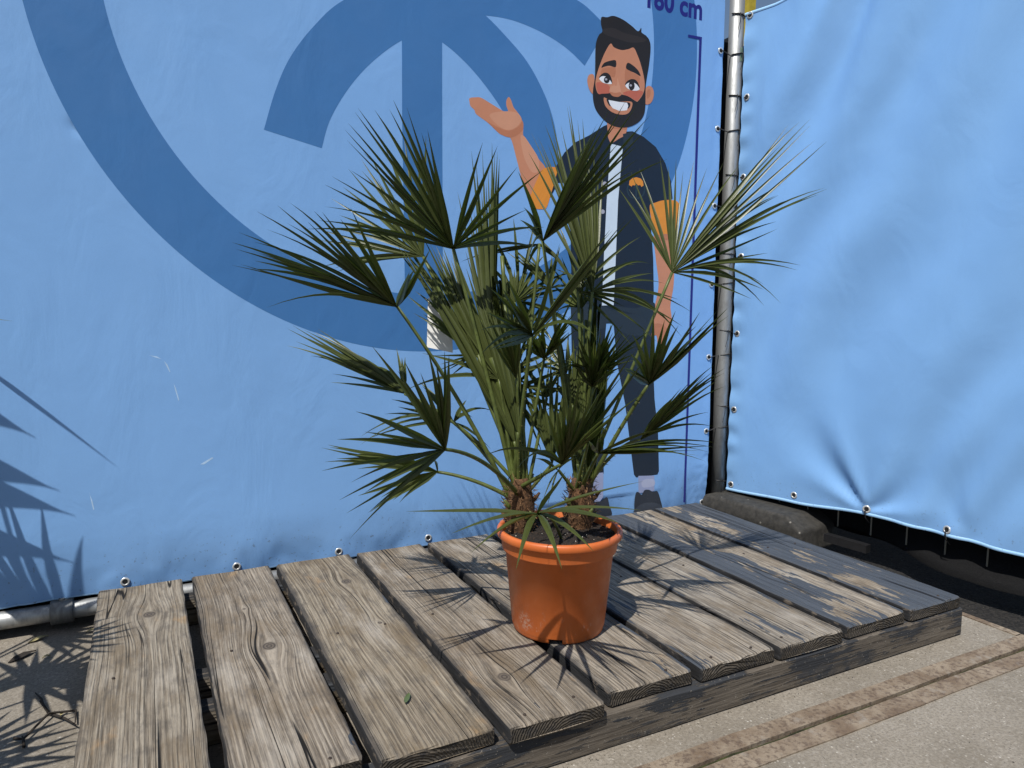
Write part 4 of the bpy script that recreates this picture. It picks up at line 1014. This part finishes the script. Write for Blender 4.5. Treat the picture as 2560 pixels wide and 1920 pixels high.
# wire fence panel carrying the plain banner
fen = empty('wire_fence', RB, 'wire mesh fence panel hidden behind the plain blue banner', 'fence')
m = MB(); m.tube([rd*.06-rn*.075+Vector((0, 0, .20)), rd*2.3-rn*.075+Vector((0, 0, .20))], .014, 12); m.build('rail', plain('rail_dark', (.09, .10, .10), .5), fen, True)
m = MB(); m.tube([rd*.06-rn*.075+Vector((0, 0, 1.9)), rd*2.3-rn*.075+Vector((0, 0, 1.9))], .014, 12); m.build('rail', plain('rail_dark_top', (.09, .10, .10), .5), fen, True)
wm_ = MB(); wm_.tube([Vector((0, 0, .09)), Vector((0, 0, 1.9))], .0028, 6); WIRE = mesh('wire', wm_.v, wm_.f, True)
M_wire = plain('wire_zinc', (.40, .40, .36), .5, metal=.4)
for i in range(18):
    a = obj('wire', WIRE, M_wire, fen); a.location = rd*(.10+.125*i)-rn*.045
# dark trapezoid fence foot
def foot_mat():
    n = N('fence_foot_rubber', .8, .3); p = n.pos(); f = n.noise(p, 45, 5, .65)
    c = n.mix(n.ramp(f, .3, .7), (.022, .021, .019), (.045, .042, .037))
    d = n.voro(p, 42); r = n.voro(p, 42, out='Color'); rs = n.node('SeparateColor'); n.link(r, rs.inputs[0])
    c = n.mix(n.math('MULTIPLY', n.ramp(d, .12, .2, 1, 0), n.ramp(rs.outputs[0], .8, .82)), c, (.16, .15, .13))
    n.col(c); n.nrm(n.bump(f, .0012, .6)); return n.m
ff = empty('rubber_block', RB+rd*.17, 'dark rubber ballast block beside the end of the deck under the plain banner', 'block')
bm = bmesh.new()
L0, L1, W0, W1_, H_ = .27, .19, .12, .105, .125
bv = [bm.verts.new((RB+rd*.20*0 + rd*x + rn*y + Vector((0, 0, z)))-RB) for x, y, z in
      [(-L0, -W0, 0), (L0, -W0, 0), (L0, W0, 0), (-L0, W0, 0), (-L0+.01, -W0, .085), (L0-.01, -W0, .085), (L0-.01, W0, .085), (-L0+.01, W0, .085), (-L1, -W1_, H_), (L1, -W1_, H_), (L1, W1_, H_), (-L1, W1_, H_)]]
for f in [(3, 2, 1, 0), (0, 1, 5, 4), (1, 2, 6, 5), (2, 3, 7, 6), (3, 0, 4, 7), (4, 5, 9, 8), (5, 6, 10, 9), (6, 7, 11, 10), (7, 4, 8, 11), (8, 9, 10, 11)]: bm.faces.new([bv[i] for i in f])
bmesh.ops.recalc_face_normals(bm, faces=bm.faces)
bmesh.ops.bevel(bm, geom=bm.edges[:], offset=.010, segments=3, affect='EDGES', profile=.5)
me = bpy.data.meshes.new('block'); bm.to_mesh(me); bm.free()
obj('block', me, foot_mat(), ff)
m = MB(); m.tube([rd*.30+rn*.02+Vector((0, 0, .06)), rd*.46+rn*.02+Vector((0, 0, .06))], .02, 4); m.build('link_bar', M_black, ff)
# white tag hanging on the pole tie
tg = [at_d(*p, depth_of(Vector((PX_, PY_, .1)))-.05) for p in ((1813, 1262), (1822, 1262), (1835, 1280), (1822, 1288), (1808, 1272))]
tn = (tg[1]-tg[0]).cross(tg[3]-tg[0]).normalized(); tn = tn if tn.dot(CAM-tg[0]) > 0 else -tn
m = MB(); k = len(tg); m.add(tg+[p-tn*.001 for p in tg], [tuple(range(k))[::-1], tuple(range(k, 2*k))]+[(i, (i+1) % k, k+(i+1) % k, k+i) for i in range(k)])
hk = at_y(1818, 1222, PY_-.03)
tago = empty('paper_tag', tg[3], 'small white tag hanging at the foot of the corner pole', 'tag')
m.build('card', plain('tag_white', (.8, .8, .78), .6, var=.03), tago, False, tago.location)
m = MB(); m.tube([tg[0]*.5+tg[1]*.5, hk], .0006, 5); m.build('string', M_black, tago, False, tago.location)
# things beyond the corner: yellow post, dark roof edge
yp = at_d(1869, 10, 3.35)
m = MB(); m.box((-.022, -.03, 0), (.022, .03, 3.0)); o = m.build('yellow_post', plain('yellow_paint', (.42, .33, .035), .5)); o.location = (yp.x, yp.y, 0)
tag(o, 'yellow steel post showing above the plain banner behind the corner pole', 'post')
bk = at_d(1990, -30, 4.2)
shed = empty('storage_shed', (bk.x+.9, bk.y+.5, 0), 'grey shed with dark roof edge beyond the banners', 'shed')
m = MB(); m.box((-1.2, -.3, 0), (1.6, 1.2, 2.35)); m.build('wall', plain('shed_wall', (.22, .21, .19), .9, var=.3, scale=30, bump=.01), shed)
m = MB(); m.box((-1.3, -.42, 2.352), (1.7, 1.3, 2.44)); m.build('roof', M_black, shed)

# ------------------------------------------------------------------ bottom pipe with clamp, along the printed banner
pipe = empty('bottom_rail', (0, WY+.012, .05), 'horizontal galvanised pipe along the foot of the printed banner', 'pipe')
m = MB(); m.tube([(-1.6, 0, 0), (2.3, 0, 0)], .0238, 28); m.build('tube', M_galv, pipe, True)
cx_ = at_y(155, 1545, WY-.01).x
m = MB(); m.lathe([(.0242, -.027), (.031, -.027), (.0325, -.024), (.0325, .024), (.031, .027), (.0242, .027)], 32)
co = m.build('clamp', M_clamp, pipe, True); co.location = (cx_, 0, 0); co.rotation_euler = (0, math.pi/2, 0)
m = MB(); m.lathe([(.0001, .036), (.003, .036), (.0035, .0375), (.0075, .0375), (.008, .036), (.008, .028)], 20); sc_ = m.build('set_screw', M_clamp, co, True); sc_.rotation_euler = (0, -math.pi/2, 0)

# ------------------------------------------------------------------ neighbours just outside the frame whose leaf shadows fall into it
def far_frond(pl, org, base, hub, axis, nrm, L_, n_, spread, wd, rnd):
    fr = petiole(pl, org, base, hub, .04, rnd, .006, .004, False); jb = MB(); sd = nrm.cross(axis).normalized()
    for i in range(n_):
        a = (-.5+i/(n_-1))*spread; d = axis*math.cos(a)+sd*math.sin(a)
        t = hub+d*L_*(1-.35*abs(a)/spread*2*.6)*rnd.uniform(.9, 1.05) - Vector((0, 0, 1))*L_*.08
        leaflet(fr, org, hub, t, nrm, wd, .04, 0, rnd, join=jb)
    jb.build('leaf_blade', M_leaf, fr, True, org)
NP = Vector((-.60, .42, 0))
make_pot(NP, 'terracotta orange pot on the ground beyond the plank end of the deck', None, .95)
p2 = empty('fan_palm', NP, 'second fan palm on the ground past the end of the deck', 'palm')
rnd = random.Random(3)
for k, (hx, hy, hz, ax, ay, az_, L_, sp) in enumerate([(-.16, .62, .52, .8, .25, .05, .30, 3.4), (-.22, .36, .42, .9, -.1, .1, .30, 3.2), (-.20, .84, .60, .75, .4, .1, .30, 3.0), (-.14, .50, .66, .7, .1, .35, .22, 3.0),
                                                      (-.3, .2, .6, .5, -.7, .3, .36, 3.2), (-.6, .7, .75, -.3, .6, .5, .36, 3.2), (-.8, .35, .6, -.9, 0, .3, .36, 3.2), (-.5, .1, .7, .1, -.8, .5, .36, 3.0), (-.48, .45, .9, .1, .1, 1, .36, 2.2)]):
    ax_ = Vector((ax, ay, az_)).normalized(); nr = (Vector((0, 0, 1))-ax_*ax_.z).normalized() if abs(ax_.z) < .9 else Vector((0, -1, 0))
    far_frond(p2, NP, NP+Vector((rnd.uniform(-.02, .02), rnd.uniform(-.02, .02), .25)), Vector((hx-.07, hy, hz)), ax_, nr, L_*.9, 15, sp, .022, rnd)
m = MB(); m.tube([NP+Vector((0, 0, .2)), NP+Vector((0, 0, .3))], [.035, .02], 12); m.build('trunk', M_fib, p2, True, NP)
lh = at_d(-170, 792, 1.75); lf = petiole(p2, NP, NP+Vector((0, 0, .27)), lh, .05, rnd, .006, .004, False)
for tx_, ty_ in ((34, 803),): leaflet(lf, NP, lh, at_d(tx_, ty_, 1.72), Vector((.2, -.5, .8)).normalized(), .009, .03, 0, rnd)
AG = Vector((-.50, .985, 0))
make_pot(AG, 'terracotta orange pot on the ground close to the printed banner', None, .62)
ag = empty('broad_leaf_plant', AG, 'broad-leaved plant in a pot on the ground by the printed banner', 'plant')
M_broad = plain('broad_leaf_green', (.05, .09, .03), .4, var=.3, scale=20)
for k, (tx, ty, tz, bz_) in enumerate([(*(at_y(q[0], q[1], WY)+to_sun*.42), q[2]) for q in ((90, 1095, .20), (150, 1228, .14), (188, 1290, .14), (180, 1402, .10))]+[(-.8, .7, .8, .3), (-.6, .55, .85, .3), (-.9, .95, .8, .3), (-.5, .9, 1.1, .1)]):
    t = Vector((tx, ty, tz)); b = AG+Vector((0, 0, max(.3, tz+.09))); c = (b+t)/2+Vector((0, 0, bz_*.35)); vs = []; fs = []
    for i in range(17):
        u = i/16; p = bez(b, c, t, u); d = (bez(b, c, t, min(1, u+.03))-bez(b, c, t, max(0, u-.03))).normalized(); s = d.cross(Vector((0, -1, .25))).normalized()
        wv = .038*max(.02, math.sin(math.pi*min(1, .12+u*.88))**.7*(1-u**3))
        vs += [p-s*wv+Vector((0, 0, wv*.3)), p, p+s*wv+Vector((0, 0, wv*.3))]
        if i: a = (i-1)*3; fs += [(a, a+1, a+4, a+3), (a+1, a+2, a+5, a+4)]
    obj('blade', mesh('blade', vs, fs, True, AG), M_broad, ag)
m = MB(); m.tube([AG+Vector((0, 0, .15)), AG+Vector((.01, 0, .6)), AG+Vector((0, 0, 1.05))], [.016, .013, .008], 10); m.build('stem', M_fib, ag, True, AG)

# ------------------------------------------------------------------ small litter
M_twig = plain('twig_dark', (.022, .017, .013), .9)
def gpt(px, py, h=.004): return at_z(px, py, h)
m = MB()
for pts in ([(35, 1846), (58, 1848), (122, 1783), (190, 1776), (188, 1806)], [(122, 1783), (108, 1762), (104, 1748), (88, 1732)], [(60, 1867), (58, 1848), (55, 1840)], [(122, 1783), (160, 1795), (190, 1812)], [(108, 1762), (100, 1752)]):
    m.tube([gpt(x, y, .005+.004*((i*7) % 3)) for i, (x, y) in enumerate(pts)], [.0032]+[.0026]*(len(pts)-2)+[.0014], 6)
o_ = gpt(122, 1783, 0); o = m.build('twig', M_twig, None, True, o_); o.location = o_; tag(o, 'dry forked twig lying on the sandy slab beside the deck', 'twig')
M_dry = plain('dry_leaf', (.28, .24, .12), .8, var=.4, scale=60)
for k, (px, py, l, a, lb) in enumerate([(70, 1610, .05, .5, 'long dry leaf on the slab under the bottom rail'), (215, 1583, .03, .1, 'small yellow dry leaf beside the deck near the bottom rail'), (148, 1795, .02, .9, 'curled dry leaf scrap lying beside the forked twig'), (105, 1648, .018, .2, 'tiny pale dry leaf on the shaded slab'), (20, 1660, .07, .7, 'dark dry leaf stalk on the shaded slab')]):
    P = gpt(px, py, 0); d = Vector((math.cos(a), math.sin(a), 0)); s = Vector((-d.y, d.x, 0)); vs = []
    for t, w_, h_ in ((0, .001, .001), (.3, .16, .004), (.65, .14, .006), (1, .001, .002)): vs += [d*l*t+s*l*w_+Vector((0, 0, h_+.003)), d*l*t+Vector((0, 0, h_)), d*l*t-s*l*w_+Vector((0, 0, h_+.002))]
    o = obj('dry_leaf', mesh('dry_leaf', vs, [(i*3+q, i*3+q+1, i*3+q+4, i*3+q+3) for i in range(3) for q in range(2)], True), M_dry if k < 4 else M_twig, None, P); tag(o, lb, 'leaf')
# fresh green leaf on a plank
P = at_z(1018, 1750, DZ+.001); d = at_z(1012, 1765, DZ)-at_z(1024, 1735, DZ); l = d.length; d.normalize(); s = Vector((-d.y, d.x, 0)); vs = []
for t, w_ in ((-.42, .02), (-.22, .10), (.08, .12), (.3, .08), (.42, .01)): vs += [d*l*t+s*l*w_+Vector((0, 0, .005)), d*l*t+Vector((0, 0, .0025)), d*l*t-s*l*w_+Vector((0, 0, .005))]
o = obj('green_leaf', mesh('green_leaf', vs, [(i*3+q, i*3+q+1, i*3+q+4, i*3+q+3) for i in range(4) for q in range(2)], True), plain('fresh_leaf', (.075, .105, .04), .5), None, P)
tag(o, 'single small green leaf lying on a deck plank', 'leaf')
# grit scattered on the slabs
gr = MB(); rnd = random.Random(11)
for k in range(900):
    x, y = rnd.uniform(-.3, 2.35), rnd.choice((rnd.uniform(-.6, -.02), rnd.uniform(-.03, -.004), rnd.uniform(-.12, .9)))
    if .15 < x and y > -.004: continue
    s = rnd.uniform(.0008, .0026); c = Vector((x, y, s*.4)); vv = [c+Vector((rnd.uniform(-1, 1), rnd.uniform(-1, 1), rnd.uniform(-.4, .8)))*s for _ in range(4)]
    gr.add(vv, [(0, 1, 2), (0, 2, 3), (0, 3, 1), (1, 3, 2)])
o = gr.build('grit', plain('grit_dark', (.09, .08, .065), .9, var=.7, scale=400)); tag(o, 'fine dark grit scattered over the concrete slabs', 'grit', kind='stuff')
print('leaflets', NLEAF[0])
